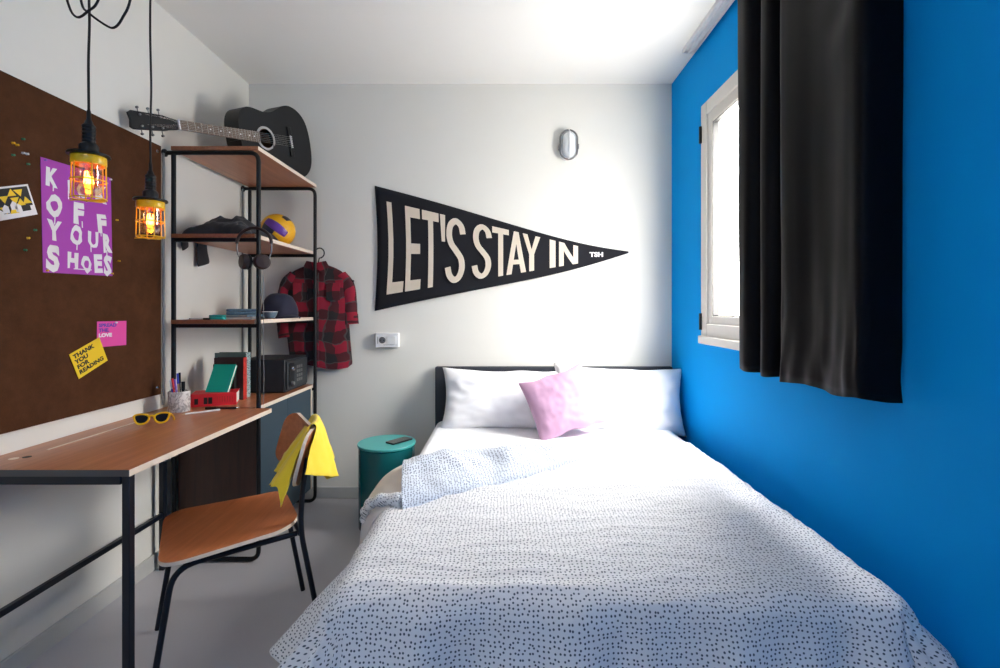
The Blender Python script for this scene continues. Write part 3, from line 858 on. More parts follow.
tl = empty('small_case', (-1.43, 2.405, Z3), 'small turquoise case at the near end of the third shelf', 'case')
capsule(MB(), .075, .04, .022, T(-1.43, 2.405, Z3+.0005)@RZ(.3), 0, .6).build('lower_shell', M['tealmetal'], tl, bevel=.003)
capsule(MB(), .075, .04, .022, T(-1.43, 2.405, Z3+.0005)@RZ(.3), .64, 1).build('lid', M['tealmetal'], tl, bevel=.003)
def pen(name, a, b_, r, body, tip, label, cat='pen', group=None, capc=None):
    a, b_ = Vector(a), Vector(b_); d_ = (b_-a)
    o = empty(name, a, label, cat, group)
    MB().tube([a+d_*.10, b_], r, 10).build('barrel', body, o)
    MB().tube([a, a+d_*.02, a+d_*.10], [r*.12, r*.3, r], 10).build('tip', tip, o)
    if capc is not None: MB().tube([b_-d_*.28, b_+d_*.015], r*1.25, 10).build('pen_cap', capc, o)
    return o
pen('pen', (-1.555, 2.375, Z3+.0045), (-1.44, 2.355, Z3+.0045), .004, M['white'], M['black'], 'thin black and white pen at the near edge of the third shelf', capc=M['black'])
gl = empty('glass_dish', (-1.26, 2.605, Z3), 'small pale blue glass dish beside the navy cap on the third shelf', 'dish')
MB().lathe([(0, .001), (.022, .001), (.034, .02), (.038, .036), (.0355, .036), (.031, .02), (.02, .006), (0, .006)], 28, M_=T(-1.262, 2.60, Z3+.0005)).build('bowl', M['bluegrey'], gl)
MB().lathe([(.0375, .035), (.0395, .037), (.0375, .039), (.0355, .037), (.0375, .035)], 28, M_=T(-1.262, 2.60, Z3+.0005), cap=False).build('rim', M['white'], gl)

# ---- books at desk level
book = slab_book
# thick red book lying flat, spine to the camera
rb = empty('book', (-1.43, 2.42, DZ), 'thick bright red book lying flat with black blocks on its spine', 'book')
ra = radians(19)
RM = T(-1.430, 2.372, DZ+.0005) @ RZ(radians(22))
mb = MB(); t = .062; c_ = .003
mb.box(-.10, .10, 0, .13, 0, c_, 0, RM); mb.box(-.10, .10, 0, .13, t-c_, t, 0, RM); mb.box(-.10, .10, 0, c_, c_, t-c_, 0, RM)
mb.build('cover', M['red'], rb, bevel=.001)
MB().box(-.096, .096, c_+.0005, .127, c_, t-c_, 0, RM).build('pages', M['pages'], rb, smooth=0)
for bx0, bx1, bz1 in ((-.082, -.066, .040), (-.042, -.026, .044), (-.023, -.006, .044)):
    MB().box(bx0, bx1, -.0006, .0006, .012, bz1, 0, RM).build('spine_block', M['ink'], rb, smooth=0)
mb = MB()
for k in range(7): mb.box(.014+k*.011, .0175+k*.011, -.0005, .0005, .016, .046, 0, RM)
mb.build('spine_lettering', M['redspine'], rb, smooth=0)
def upright(x0, x1, y0, t, h, cover, spine, label, lean=0, z=DZ+.0005, pages=M['pages'], rot=0):
    """standing book, cover to the camera, spine to the room (+x)"""
    o = empty('book', ((x0+x1)/2, y0, z), label, 'book', 'books standing beside the safe')
    m_ = T((x0+x1)/2, y0, z) @ RZ(rot) @ RX(-lean)
    w = x1-x0; c2_ = .0025
    mb = MB(); mb.box(-w/2, w/2, 0, c2_, 0, h, 0, m_); mb.box(-w/2, w/2, t-c2_, t, 0, h, 0, m_)
    mb.build('cover', cover, o, bevel=.0008)
    MB().box(w/2-c2_, w/2+.0006, 0, t, 0, h, 0, m_).build('spine', spine, o, bevel=.0008)
    MB().box(-w/2+.004, w/2-c2_-.0005, c2_, t-c2_, .004, h-.004, 0, m_).build('pages', pages, o, smooth=0)
    return o
upright(-1.553, -1.384, 2.585, .045, .243, M['greycover'], M['floral'], 'tall grey green book with speckled spine standing against the safe')
upright(-1.525, -1.370, 2.533, .034, .222, M['darkcover'], M['redspine'], 'dark red patterned book standing in front of the tall grey one', rot=0)
upright(-1.515, -1.405, 2.5085, .0215, .190, M['ink'], M['ink'], 'slim black book standing between the green notebook and the dark red book')
# green notebook standing on the red book, leaning back
gn = empty('notebook', (-1.44, 2.41, DZ+.063), 'green notebook leaning back on top of the thick red book', 'notebook')
GNM = T(-1.437, 2.405, DZ+.0635) @ RX(-radians(31))
mb = MB(); mb.box(-.056, .056, 0, .0025, 0, .152, 0, GNM); mb.box(-.056, .056, .0145, .017, 0, .152, 0, GNM); mb.box(-.056, -.0535, .0025, .0145, 0, .152, 0, GNM)
mb.build('cover', M['greenbook'], gn, bevel=.001)
MB().box(-.0535, .054, .0026, .0144, .002, .150, 0, GNM).build('pages', M['pages'], gn, smooth=0)
MB().box(.044, .049, -.0006, .0003, 0, .152, 0, GNM).build('elastic_band', M['tealmetal'], gn, smooth=0)

# safe
sf = empty('safe', (-1.37, 2.87, DZ), 'small black steel safe with keypad on the cabinet top', 'safe')
SX0, SX1, SY0, SY1, SH = -1.50, -1.235, 2.715, 3.02, .192
MB().box(SX0, SX1, SY0, SY1, DZ+.004, DZ+SH).build('casing', M['safe'], sf, bevel=.005)
dr = MB().box(SX1+.0005, SX1+.010, SY0+.014, SY1-.014, DZ+.018, DZ+SH-.014).build('safe_door', M['safedoor'], sf, bevel=.003)
MB().prism(rrect(SY0+.03, SY0+.095, DZ+.028, DZ+SH-.024, .012), SX1+.010, SX1+.015, 0, Matrix(((0, 0, 1, 0), (1, 0, 0, 0), (0, 1, 0, 0), (0, 0, 0, 1)))).build('control_panel', M['black'], dr, bevel=.002)
for z in (.050, .135):
    MB().lathe([(.013, 0), (.013, .010), (.010, .014), (0, .014)], 20, M_=T(SX1+.015, SY0+.062, DZ+z)@RY(pi/2)).build('knob', M['chrome'] if z > .1 else M['greymetal'], dr)
kp = MB()
for i in range(3):
    for j in range(4):
        kp.box(SX1+.010, SX1+.0125, SY0+.135+i*.028, SY0+.155+i*.028, DZ+.05+j*.026, DZ+.067+j*.026)
kp.build('keypad', M['greymetal'], dr, bevel=.001)

# pencil cup and pens
cup = empty('pencil_cup', (-1.521, 2.255, DZ), 'white and grey marbled pencil cup on the desk by the wall', 'cup')
MB().lathe([(0, .0005), (.043, .0005), (.045, .003), (.045, .096), (.041, .096), (.041, .006), (0, .006)], 40, M_=T(-1.521, 2.255, DZ)).build('cup_body', M['marble'], cup)
cb = Vector((-1.521, 2.255, DZ+.009))
for (dx, dy, tx, ty, h, m_, cm, lb) in (
        (-.010, -.012, -.058, -.012, .135, M['bluepen'], M['white'], 'blue pen leaning to the left in the marbled cup'),
        (-.002, -.016, -.040, -.018, .145, M['redpen'], M['redpen'], 'red pen in the marbled cup, between the blue and the purple one'),
        (.004, -.010, -.026, -.010, .140, M['purplepen'], M['purplepen'], 'purple pen in the marbled cup, right of the red one'),
        (.000, .006, -.024, .016, .165, M['beigewood'], M['bluepen'], 'tall pale pencil standing at the back of the marbled cup'),
        (-.004, .014, -.012, .022, .168, M['black'], M['black'], 'tall black pen upright at the back of the marbled cup'),
        (.018, .0, .028, .004, .128, M['black'], M['black'], 'short black marker at the right of the marbled cup')):
    a = cb+Vector((dx, dy, 0)); b_ = cb+Vector((tx*.62, ty*.62, h))
    th = .0065 if 'marker' in lb else .0038
    pen('pencil' if 'pencil' in lb else 'pen', a, b_, th, m_, M['chrome'], lb, 'pencil' if 'pencil' in lb else 'pen', 'pens in the marbled cup', capc=cm)
pen('pen', (-1.262, 2.305, DZ+.0056), (-1.418, 2.292, DZ+.0056), .0048, M['black'], M['chrome'], 'black pen lying on the desk in front of the red book', capc=M['black'])
pen('pencil', (-1.452, 2.165, DZ+.0046), (-1.338, 2.268, DZ+.0046), .004, M['white'], M['beigewood'], 'white pencil lying on the desk next to the black pen', 'pencil')

# yellow sunglasses, standing open on the desk facing the camera
sg = empty('sunglasses', (-1.44, 1.98, DZ), 'yellow framed sunglasses with dark lenses lying on the desk', 'sunglasses')
SM = T(-1.438, 1.965, DZ+.034) @ RZ(radians(24)) @ RX(radians(-12)) @ Matrix.Scale(.86, 4)
fr = MB()
for s_ in (-1, 1):
    lp = catmull([(s_*.012, 0, .010), (s_*.035, 0, .021), (s_*.064, 0, .019), (s_*.069, 0, .006), (s_*.058, 0, -.018), (s_*.036, 0, -.024), (s_*.016, 0, -.013)], 5, True)
    fr.tube(lp, .0046, 8, M_=SM, closed=True)
fr.tube([(-.013, 0, .008), (0, -.001, .012), (.013, 0, .008)], .0045, 8, M_=SM)
fr.build('front_frame', M['yellow'], sg)
for s_ in (-1, 1):
    lp = catmull([(s_*.012, 0, .010), (s_*.035, 0, .021), (s_*.064, 0, .019), (s_*.069, 0, .006), (s_*.058, 0, -.018), (s_*.036, 0, -.024), (s_*.016, 0, -.013)], 5, True)
    MB().prism([(p.x, p.z) for p in lp], -.001, .001, 0, SM@RX(pi/2)).build('lens', M['glassdark'], sg, smooth=0)
    MB().tube(catmull([(s_*.070, 0, .014), (s_*.073, .012, .014), (s_*.071, .07, .006), (s_*.068, .11, -.003), (s_*.066, .135, -.020)], 6), [.0042]*25, 8, M_=SM).build('temple', M['yellow'], sg)

# ================================================================== SHIRT ON HANGER
hang = empty('clothes_hanger', (-1.18, 3.08, 1.56), 'black clothes hanger hooked on the shelving unit by its curved hook', 'hanger')
hk = []
for k in range(19):
    a = radians(-125+ 285*k/18)
    hk.append((-1.178+.030*cos(a), 3.083, 1.592+.032*sin(a)))
hk = [(-1.185, 3.083, 1.46), (-1.185, 3.083, 1.535)]+hk[2:]
MB().tube(hk, .0042, 8).build('hook', M['black'], hang)
MB().tube(catmull([(-1.41, 3.090, 1.405), (-1.30, 3.090, 1.448), (-1.185, 3.090, 1.47), (-1.07, 3.090, 1.448), (-.96, 3.090, 1.41)], 6), .007, 8).build('shoulder_bar', M['black'], hang)
shirt = empty('shirt', (-1.18, 3.09, .86), 'red and black plaid shirt with rolled sleeves hanging by the shelving unit', 'shirt')
# body: rings of a flattened tube; table z -> (x left, x right, half depth)
tab = [(1.530, -1.235, -1.150, .016), (1.510, -1.27, -1.115, .020), (1.490, -1.33, -1.06, .022), (1.460, -1.375, -1.020, .024), (1.41, -1.395, -1.000, .026), (1.32, -1.400, -.995, .027), (1.20, -1.395, -.995, .027), (1.05, -1.39, -.985, .026), (.93, -1.375, -.975, .025), (.88, -1.36, -.970, .024), (.862, -1.33, -1.00, .022)]
def shirt_pt(u, v):
    z = tab[0][0]+(tab[-1][0]-tab[0][0])*v
    zz = [(-t_[0], t_) for t_ in tab]
    xl = lerp_tab([(-t_[0], t_[1]) for t_ in tab], -z); xr = lerp_tab([(-t_[0], t_[2]) for t_ in tab], -z); hd_ = lerp_tab([(-t_[0], t_[3]) for t_ in tab], -z)
    a = u*2*pi; cx = (xl+xr)/2; hw = (xr-xl)/2
    x = cx+hw*cos(a); y = 3.094-hd_*sin(a)*(abs(sin(a))**-.25 if abs(sin(a)) > 1e-3 else 1)
    y += .007*nz(x*16, z*5)*(1 if sin(a) > 0 else .3)
    z += (.016*sin(x*14+1) if v > .9 else 0)
    return (x, min(max(y, 3.064), 3.124), z)
MB().grid(shirt_pt, 72, 40, uvf=lambda u, v: (shirt_pt(u, v)[0]+.02*nz(v*3, u*3), shirt_pt(u, v)[2])).build('shirt_body', M['plaid'], shirt, smooth=80, weld=True)
def sleeve(P, Rr, name='sleeve'):
    pts = catmull(P, 8); mb = MB(); n = 24; L = len(pts)
    def f(u, v):
        i = v*(L-1); k = min(int(i), L-2); p = pts[k].lerp(pts[k+1], i-k); d_ = (pts[k+1]-pts[k]).normalized()
        side = Vector((0, 1, 0)).cross(d_).normalized(); a = u*2*pi
        r = lerp_tab(Rr, v)
        q = p+side*r*cos(a)+Vector((0, 1, 0))*.021*sin(a)
        q.y = min(max(q.y+.004*nz(q.x*30, q.z*20), 3.066), 3.124); return q
    mb.grid(f, n, 30, uvf=lambda u, v: (u*.25, v*.30+.02)); return mb.build(name, M['plaid'], shirt, smooth=80)
sleeve([(-1.045, 3.094, 1.455), (-1.0, 3.094, 1.38), (-.985, 3.094, 1.27), (-.982, 3.094, 1.16)], [(0, .035), (.3, .045), (.8, .044), (1, .044)])
sleeve([(-1.345, 3.094, 1.455), (-1.395, 3.094, 1.38), (-1.420, 3.094, 1.22), (-1.405, 3.094, 1.08)], [(0, .035), (.3, .045), (.8, .044), (1, .044)])
sleeve([(-.982, 3.095, 1.20), (-.978, 3.095, 1.135)], [(0, .047), (1, .049)], 'rolled_cuff')
sleeve([(-1.410, 3.095, 1.115), (-1.400, 3.095, 1.050)], [(0, .047), (1, .049)], 'rolled_cuff')
cl = MB()
for s_ in (-1, 1):
    x0 = -1.190
    cl.prism([(0, 0), (s_*.062, .012), (s_*.080, -.022), (s_*.055, -.085), (s_*.004, -.035)], 0, .006, 0, frame((x0, 3.062, 1.528), (1, 0, 0), (0, 0, 1), (0, -1, 0)))
cl.uv = {i: (v.x, v.z) for i, v in enumerate(cl.v)}
cl.build('collar', M['plaid'], shirt, bevel=.002)
for s_ in (-1, 1):
    pk_ = MB().prism([(-.045, -.055), (.0, -.068), (.045, -.055), (.045, .055), (-.045, .055)], 0, .003, 0, frame((-1.19+s_*.105, 3.064, 1.345), (1, 0, 0), (0, 0, 1), (0, -1, 0)))
    pk_.uv = {i: (v.x+.03, v.z+.02) for i, v in enumerate(pk_.v)}
    pk_.build('chest_pocket', M['plaid'], shirt, bevel=.001)
pl = MB().box(-1.204, -1.176, 3.060, 3.066, .875, 1.465); pl.uv = {i: (v.x+.045, v.z) for i, v in enumerate(pl.v)}
pl.build('placket', M['plaid'], shirt, bevel=.001)

# ================================================================== WALL LAMP, SOCKET
wl = empty('wall_lamp', (.424, YB, 2.29), 'small oval bulkhead lamp with metal guard on the wall above the bed', 'wall lamp')
WLM = frame((.424, YB-.0005, 2.292), (1, 0, 0), (0, 0, 1), (0, -1, 0))
def oval(w, h, n=40):
    r = w/2; return [(r*cos(a), (h/2-r)*(1 if sin(a) >= 0 else -1)+r*sin(a)) for a in [2*pi*k/n+1e-4 for k in range(n)]]
MB().prism(oval(.112, .192), 0, .03, 0, WLM).build('base_plate', M['white'], wl, bevel=.005)
dm = MB(); rings = []
for k in range(8):
    a = k/7*pi/2; rings.append((cos(a)**.7 if k < 7 else .0, .03+.048*sin(a)))
vs = []; nn = 40
for (q, z) in rings:
    for p in oval(.088, .165, nn): vs.append((p[0]*max(q, .02), p[1]*max(q, .02), z))
fs = [(i*nn+k, i*nn+(k+1) % nn, (i+1)*nn+(k+1) % nn, (i+1)*nn+k) for i in range(7) for k in range(nn)]+[tuple(7*nn+k for k in range(nn))]
dm.add(vs, fs, 0, WLM); dm.build('glass_dome', M['opal'], wl)
gd = MB(); gd.tube([(p[0], p[1], .036) for p in oval(.112, .190, 32)], .0055, 8, M_=WLM, closed=True)
gd.build('guard_ring', M['greymetal'], wl)
gd = MB()
gd.tube(catmull([(0, -.095, .036), (0, -.075, .075), (0, 0, .086), (0, .075, .075), (0, .095, .036)], 8), .0032, 8, M_=WLM)
gd.build('guard_bar', M['white'], wl)
for s_ in (-1, 1):
    MB().box(s_*.058-.007, s_*.058+.007, -.027, .003, .0, .045, 0, WLM).build('clamp', M['greymetal'], wl, bevel=.002)

so = empty('wall_socket', (-.745, YB, 1.03), 'white wall mounted socket and switch box beside the plaid shirt', 'socket')
MB().box(-.822, -.672, YB-.042, YB-.0005, .985, 1.078).build('socket_box', M['white'], so, bevel=.004)
SOM = frame((-.787, YB-.042, 1.032), (1, 0, 0), (0, 0, 1), (0, -1, 0))
mb = MB(); mb.lathe([(.021, -.001), (.021, .0015), (.019, .0018), (.018, .0006), (0, .0006)], 28, M_=SOM@T(.010, 0, 0)); mb.build('socket_ring', M['greymetal'], so)
mb = MB()
for s_ in (-1, 1): mb.lathe([(.0032, .0005), (.0032, .002), (0, .002)], 12, M_=SOM@T(.010+s_*.009, 0, 0))
mb.build('socket_hole', M['ink'], so)
MB().box(-.0205, -.0185, -.022, .022, 0, .0012, 0, SOM).build('panel_gap', M['ink'], so, smooth=0)
MB().box(.040, .100, -.027, .027, -.001, .004, 0, SOM).build('switch_rocker', M['white'], so, bevel=.002)
MB().box(.018, .085, -.0315, -.0295, 0, .001, 0, SOM).build('label_line', M['greymetal'], so, smooth=0)

# ================================================================== PENNANT
pn = empty('pennant', (-.83, YB, 1.22), 'large black felt pennant with cream capitals on the back wall', 'pennant')
def BW(px, py, off=.0): # picture measurements taken on the flat back wall -> wall coordinates
    return ((px-503)/153.35, YB-off, CAMZ+(308-py)/153.35)
def pen_edge_top(t): return (375+(628-375)*t, 186+(251.6-186)*t+4.5*sin(pi*t**2.2))
def pen_edge_bot(t): return (375+(628-375)*t, 311+(253.2-311)*t+4.2*sin(pi*t**1.9))
def pn_pt(u, v):
    a, b_ = pen_edge_top(u), pen_edge_bot(u)
    px = a[0]+(3.0*sin(pi*v)*(1-u)**6); py = a[1]+(b_[1]-a[1])*v
    x, y, z = BW(px, py)
    return (x, YB-.006-.004*abs(sin(u*7))*1-.006*(1-u)**4*abs(sin(v*pi)), z)
MB().grid(pn_pt, 50, 20).build('felt', M['felt'], pn, solid=.003, smooth=80, fixn=False)
def felt_off(px): 
    u = (px-375)/253; return .0062+.004*abs(sin(u*7))+.006*max(0, 1-u)**4+.0012
topL = lambda zx: 93+.233*(zx-137); botL = lambda zx: 362-.163*(zx-137)
def stroke(pts, w, n=1):
    """thick polyline -> quads in unit box"""
    out = []
    P = [Vector((p[0], p[1], 0)) for p in pts]; L = []; R = []
    for i in range(len(P)):
        d_ = (P[min(i+1, len(P)-1)]-P[max(i-1, 0)]).normalized(); nn_ = Vector((-d_.y, d_.x, 0))
        L.append(P[i]+nn_*w[0]*.5 if not isinstance(w, (int, float)) else P[i]+nn_*w*.5); R.append(P[i]-nn_*(w if isinstance(w, (int, float)) else w[0])*.5)
    for i in range(len(P)-1): out.append([L[i], L[i+1], R[i+1], R[i]])
    return out
# glyph polygons in a unit box (x right, y up)
sw, sh = .30, .12
def densify(poly, n=6):
    out = []
    for i in range(len(poly)):
        a, b_ = poly[i], poly[(i+1) % len(poly)]
        for k in range(n): out.append((a[0]+(b_[0]-a[0])*k/n, a[1]+(b_[1]-a[1])*k/n))
    return out
def S_poly():
    # centre line in box, with horizontal/vertical radii, thick stroke made by offset in scaled space
    cl_ = catmull([(.93, .76, 0), (.82, .885, 0), (.52, .945, 0), (.22, .87, 0), (.14, .73, 0), (.26, .60, 0), (.55, .49, 0), (.82, .37, 0), (.87, .22, 0), (.70, .09, 0), (.42, .055, 0), (.16, .13, 0), (.06, .25, 0)], 5)
    L, R = [], []
    for i, p in enumerate(cl_):
        d_ = cl_[min(i+1, len(cl_)-1)]-cl_[max(i-1, 0)]
        d_ = Vector((d_.x*.28, d_.y, 0)).normalized()     # tall letters: box is about 1 : 3.5
        n2_ = Vector((-d_.y, d_.x, 0))*.046
        L.append((p.x+n2_.x/.28, p.y+n2_.y)); R.append((p.x-n2_.x/.28, p.y-n2_.y))
    return [[L[i], L[i+1], R[i+1], R[i]] for i in range(len(cl_)-1)]
GL = {
 'L': [[(0, 0), (.30, 0), (.30, 1), (0, 1)], [(.30, 0), (1, 0), (1, .125), (.30, .125)]],
 'E': [[(0, 0), (.32, 0), (.32, 1), (0, 1)], [(.32, 0), (1, 0), (1, .125), (.32, .125)], [(.32, .44), (.92, .44), (.92, .565), (.32, .565)], [(.32, .875), (.96, .875), (.96, 1), (.32, 1)]],
 'T': [[(0, .88), (1, .88), (1, 1), (0, 1)], [(.36, 0), (.66, 0), (.66, .88), (.36, .88)]],
 "'": [[(0, 1), (1, 1), (1, .62), (.35, .62)]],
 'A': [[(0, 0), (.26, 0), (.60, 1), (.38, 1)], [(.74, 0), (1, 0), (.62, 1), (.40, 1)], [(.24, .22), (.78, .22), (.74, .33), (.27, .33)]],
 'Y': [[(0, 1), (.27, 1), (.62, .42), (.40, .42)], [(.73, 1), (1, 1), (.62, .42), (.40, .42)], [(.37, 0), (.65, 0), (.65, .46), (.37, .46)]],
 'I': [[(0, 0), (1, 0), (1, 1), (0, 1)]],
 'N': [[(0, 0), (.25, 0), (.25, 1), (0, 1)], [(.75, 0), (1, 0), (1, 1), (.75, 1)], [(.0, 1), (.28, 1), (1, 0), (.72, 0)]],
}
GL['S'] = S_poly()
for ch, a, b_ in (('L', 137, 184), ('E', 190, 234), ('T', 239, 287), ("'", 291, 306), ('S', 311, 361), ('S', 388, 437), ('T', 442, 490), ('A', 483, 540), ('Y', 530, 581), ('I', 608, 625), ('N', 635, 690)):
    pls = GL[ch]; letters = MB()
    for q, pl_ in enumerate(pls):
        dd = densify(pl_, 5) if ch != 'S' else pl_
        f_, bk = [], []
        for (x, y) in dd:
            bow = (6.0*sin(pi*(1-y))*max(0, 1-(a-137)/140)) # letters near the hoist bow with the cloth
            zx = a+(b_-a)*x+bow; zt, zb = topL(a+(b_-a)*x), botL(a+(b_-a)*x)
            zy = zb+(zt-zb)*y
            px, py = 340+zx/2.903, 170+zy/2.903
            f_.append(BW(px, py, felt_off(px)+.0048+.0002*q)); 
        letters.add(f_, [tuple(range(len(f_)))])
    letters.build('capital_letter', M['cream'], pn, smooth=0, fixn=False)

sm = MB()
vs, fs = text_mesh('TSH', 1, .05)
x0 = min(v[0] for v in vs); x1 = max(v[0] for v in vs); y0 = min(v[1] for v in vs); y1 = max(v[1] for v in vs)
sm.add([BW(589+13.6*(v[0]-x0)/(x1-x0), 257.2-4.9*(v[1]-y0)/(y1-y0), .0155) for v in vs], fs)
sm.build('small_mark', M['paperwhite'], pn, smooth=0, fixn=False)

# ================================================================== BED
bed = empty('bed', (.3, 2.1, 0), 'double bed with a dark charcoal headboard against the back wall', 'bed')
BX0, BX1, BY0, BY1, BZ = -.41, .985, 1.10, 3.065, .515
MB().box(-.435, 1.088, 3.07, 3.118, .12, .862).build('headboard', M['head'], bed, bevel=.008, bseg=3)
MB().box(BX0+.02, BX1-.02, BY0+.02, 3.069, .14, .27).build('bed_base', M['head'], bed, bevel=.01)
for x in (BX0+.07, BX1-.07):
    for y in (BY0+.08, 2.98):
        MB().tube([(x, y, .002), (x, y, .14)], [.02, .026], 14).build('leg', M['black'], bed)
mt = MB().box(BX0+.012, BX1-.012, BY0+.05, BY1-.008, .272, BZ-.006).build('mattress', M['sheet'], None, bevel=.05, bseg=4)
tag(mt, 'thick white mattress on the bed base under the sheet', 'mattress')

def drape(a, b_, x0, x1, y0, R1, z0, flare, amp, fq, ph=0, xmax=None, flx=None):
    """a,b_ flat cloth coords; beyond x0/x1/y0 the cloth bends over the edge and hangs"""
    ox = 0.0; oy = 0.0
    cx, cy = a, b_
    if a < x0: ox = a-x0; cx = x0
    if a > x1: ox = a-x1; cx = x1
    if b_ < y0: oy = b_-y0; cy = y0
    l = hypot(ox, oy)
    if l < 1e-9: return Vector((a, b_, z0)), 0
    dx, dy = ox/l, oy/l
    if flx is not None: flare = flx*abs(dx)+flare*abs(dy)
    arc_ = R1*pi/2
    if l < arc_:
        t = l/R1; out = R1*sin(t); dn = R1*(1-cos(t))
    else:
        out = R1+(l-arc_)*flare; dn = R1+(l-arc_)*sqrt(max(0, 1-flare*flare))
    k = max(0, l-R1*.6)
    tang = cx*1.0*abs(dy)+cy*1.0*abs(dx)+math.atan2(dy, dx)*.35
    out += amp*k*sin(tang*fq+ph)+amp*.6*k*sin(tang*fq*2.3+1+ph)
    p = Vector((cx+dx*out, cy+dy*out, z0-dn))
    if xmax is not None and p.x > xmax: p.x = xmax-.002
    return p, l

# fitted white sheet: top plus left hang
def sheet_pt(u, v):
    a = -.86+(1.02+.86+.03)*u; b_ = 1.30+(3.058-1.30)*v
    # hang length shrinks toward the head, where it is tucked in
    if a < BX0:
        lim = lerp_tab([(1.3, .36), (1.7, .36), (2.0, .33), (2.2, .24), (2.4, .20), (3.1, .20)], b_)
        a = BX0+(a-BX0)*lim/.45
    fl = lerp_tab([(1.3, .34), (1.75, .38), (2.0, .30), (2.18, .05), (2.4, .0), (3.1, 0)], b_)
    p, l = drape(a, b_, BX0+.03, BX1-.02, 0, .05, BZ+.004, fl, .10 if b_ < 2.25 else .01, 17, .7, xmax=XR-.012, flx=fl)
    p.z += .006*nz(a*3, b_*3, 2)*(l == 0)+.004*nz(a*9, b_*9, 5)*(l == 0)+.004*nz(a*3, b_*20, 8)*(l == 0)
    return p
sh_ = MB().grid(sheet_pt, 150, 130, uvf=lambda u, v: (u*1.9, v*1.8)).build('bed_sheet', M['sheet'], None, solid=.003, smooth=180, fixn=False)
tag(sh_, 'plain white sheet over the mattress hanging down on the side by the teal table', 'sheet')

# duvet
DZT = .557
def head_edge(a):
    return lerp_tab([(-1.0, 1.72), (-.55, 1.74), (-.35, 1.80), (0, 2.08), (.4, 2.36), (.8, 2.50), (1.3, 2.52)], a)
def duvet_pt(u, v, raw=False):
    a = -.80+(1.22+.80)*u; f0 = .62
    b_ = f0+(head_edge(a)-f0)*v
    p, l = drape(a, b_, BX0+.045, BX1-.065, BY0+.085, .075, DZT, .26, .11, 15, 1.3, xmax=XR-.016, flx=.58)
    flat = 1.0 if l == 0 else max(0, 1-l/.12)
    # puffiness and long creases
    z = .010*nz(a*2.2, b_*2.2, 1)+.007*nz(a*5, b_*5, 3)
    r1 = nz(a*2.3+.5, b_*11, 6); z += .0055*(1-abs(r1)*3 if abs(r1) < .33 else 0)
    r2 = nz(a*3+b_*2, b_*16-a*3, 9); z += .004*(1-abs(r2)*4 if abs(r2) < .25 else 0)
    z -= .030*(1-flat)*0
    p.z += z*(.4+.6*flat)
    if l > 0:
        w = min(1, l/.12)
        p.y += .018*w*nz(a*4+b_, 3, 2)*(1 if b_ < BY0 else 0)+.010*w*nz(a*11, b_*3, 7)
    # thin out at the head edge so that it lies on the sheet
    e = max(0, (v-.955)/.045); p.z -= .026*e*e if l < .05 else 0
    return (a, b_) if raw else p
dv = MB().grid(duvet_pt, 200, 210, uvf=lambda u, v: duvet_pt(u, v, True)).build('duvet_cover', M['dots'], None, solid=.012, smooth=180, fixn=False)
du = bpy.data.objects.new('duvet', None); COL.objects.link(du); du.location = (.28, 1.7, .53)
bpy.context.view_layer.update()
dv.parent = du; dv.matrix_parent_inverse = du.matrix_basis.inverted()
tag(du, 'white duvet with small dark dots spread over the bed and folded back near the pillows', 'duvet')
# folded back top corner: a puffy flap, bottom hem line to crest line
hem = catmull([(-.345, 1.615, 0), (-.16, 1.745, 0), (.05, 1.90, 0), (.30, 2.10, 0), (.50, 2.265, 0), (.64, 2.365, 0)], 10)
crest = catmull([(-.425, 2.045, 0), (-.25, 2.14, 0), (-.03, 2.25, 0), (.20, 2.34, 0), (.45, 2.42, 0), (.66, 2.43, 0)], 10)
def flap_pt(u, v):
    """u along the fold (left to right), v across: 0 hem bottom .. 1 under the crest"""
    i = u*(len(hem)-1); k = min(int(i), len(hem)-2); h0 = hem[k].lerp(hem[k+1], i-k)
    i = u*(len(crest)-1); k = min(int(i), len(crest)-2); c0 = crest[k].lerp(crest[k+1], i-k)
    hh = lerp_tab([(0, .082), (.2, .085), (.5, .066), (.8, .040), (1, .016)], u)
    a = v*pi
    w = (1-cos(a))/2
    p = h0.lerp(c0, w)
    prof = sin(a)**.55 if 0 < v < 1 else 0
    # sloped top: higher toward the crest
    z = DZT-.006+hh*prof*(.66+.34*w)
    z += (.032*nz(p.x*6, p.y*6, 4)+.010*nz(p.x*14, p.y*14, 1)+.010*max(0, .3-abs(nz(p.x*7+p.y*6, p.y*3, 3)))*2)*prof
    q = Vector((p.x, p.y, z))
    if u < .04: 
        q.x += .02*(1-u/.04)*(1-prof)*.5
    return q
fl = MB().grid(flap_pt, 90, 40, uvf=lambda u, v: (u*1.1, v*.5+3))
# close the left end
n0 = len(fl.v); ring = [flap_pt(0, v/40) for v in range(41)]
cen = sum(ring, Vector())/41; cen.x += .01; cen.z -= .012
fl.add(ring+[cen], [(k, k+1, 41) for k in range(40)], 0, None, [(k*.02, 3.6) for k in range(41)]+[(.3, 3.7)])
fo = fl.build('folded_flap', M['dots2'], du, smooth=80, fixn=True)
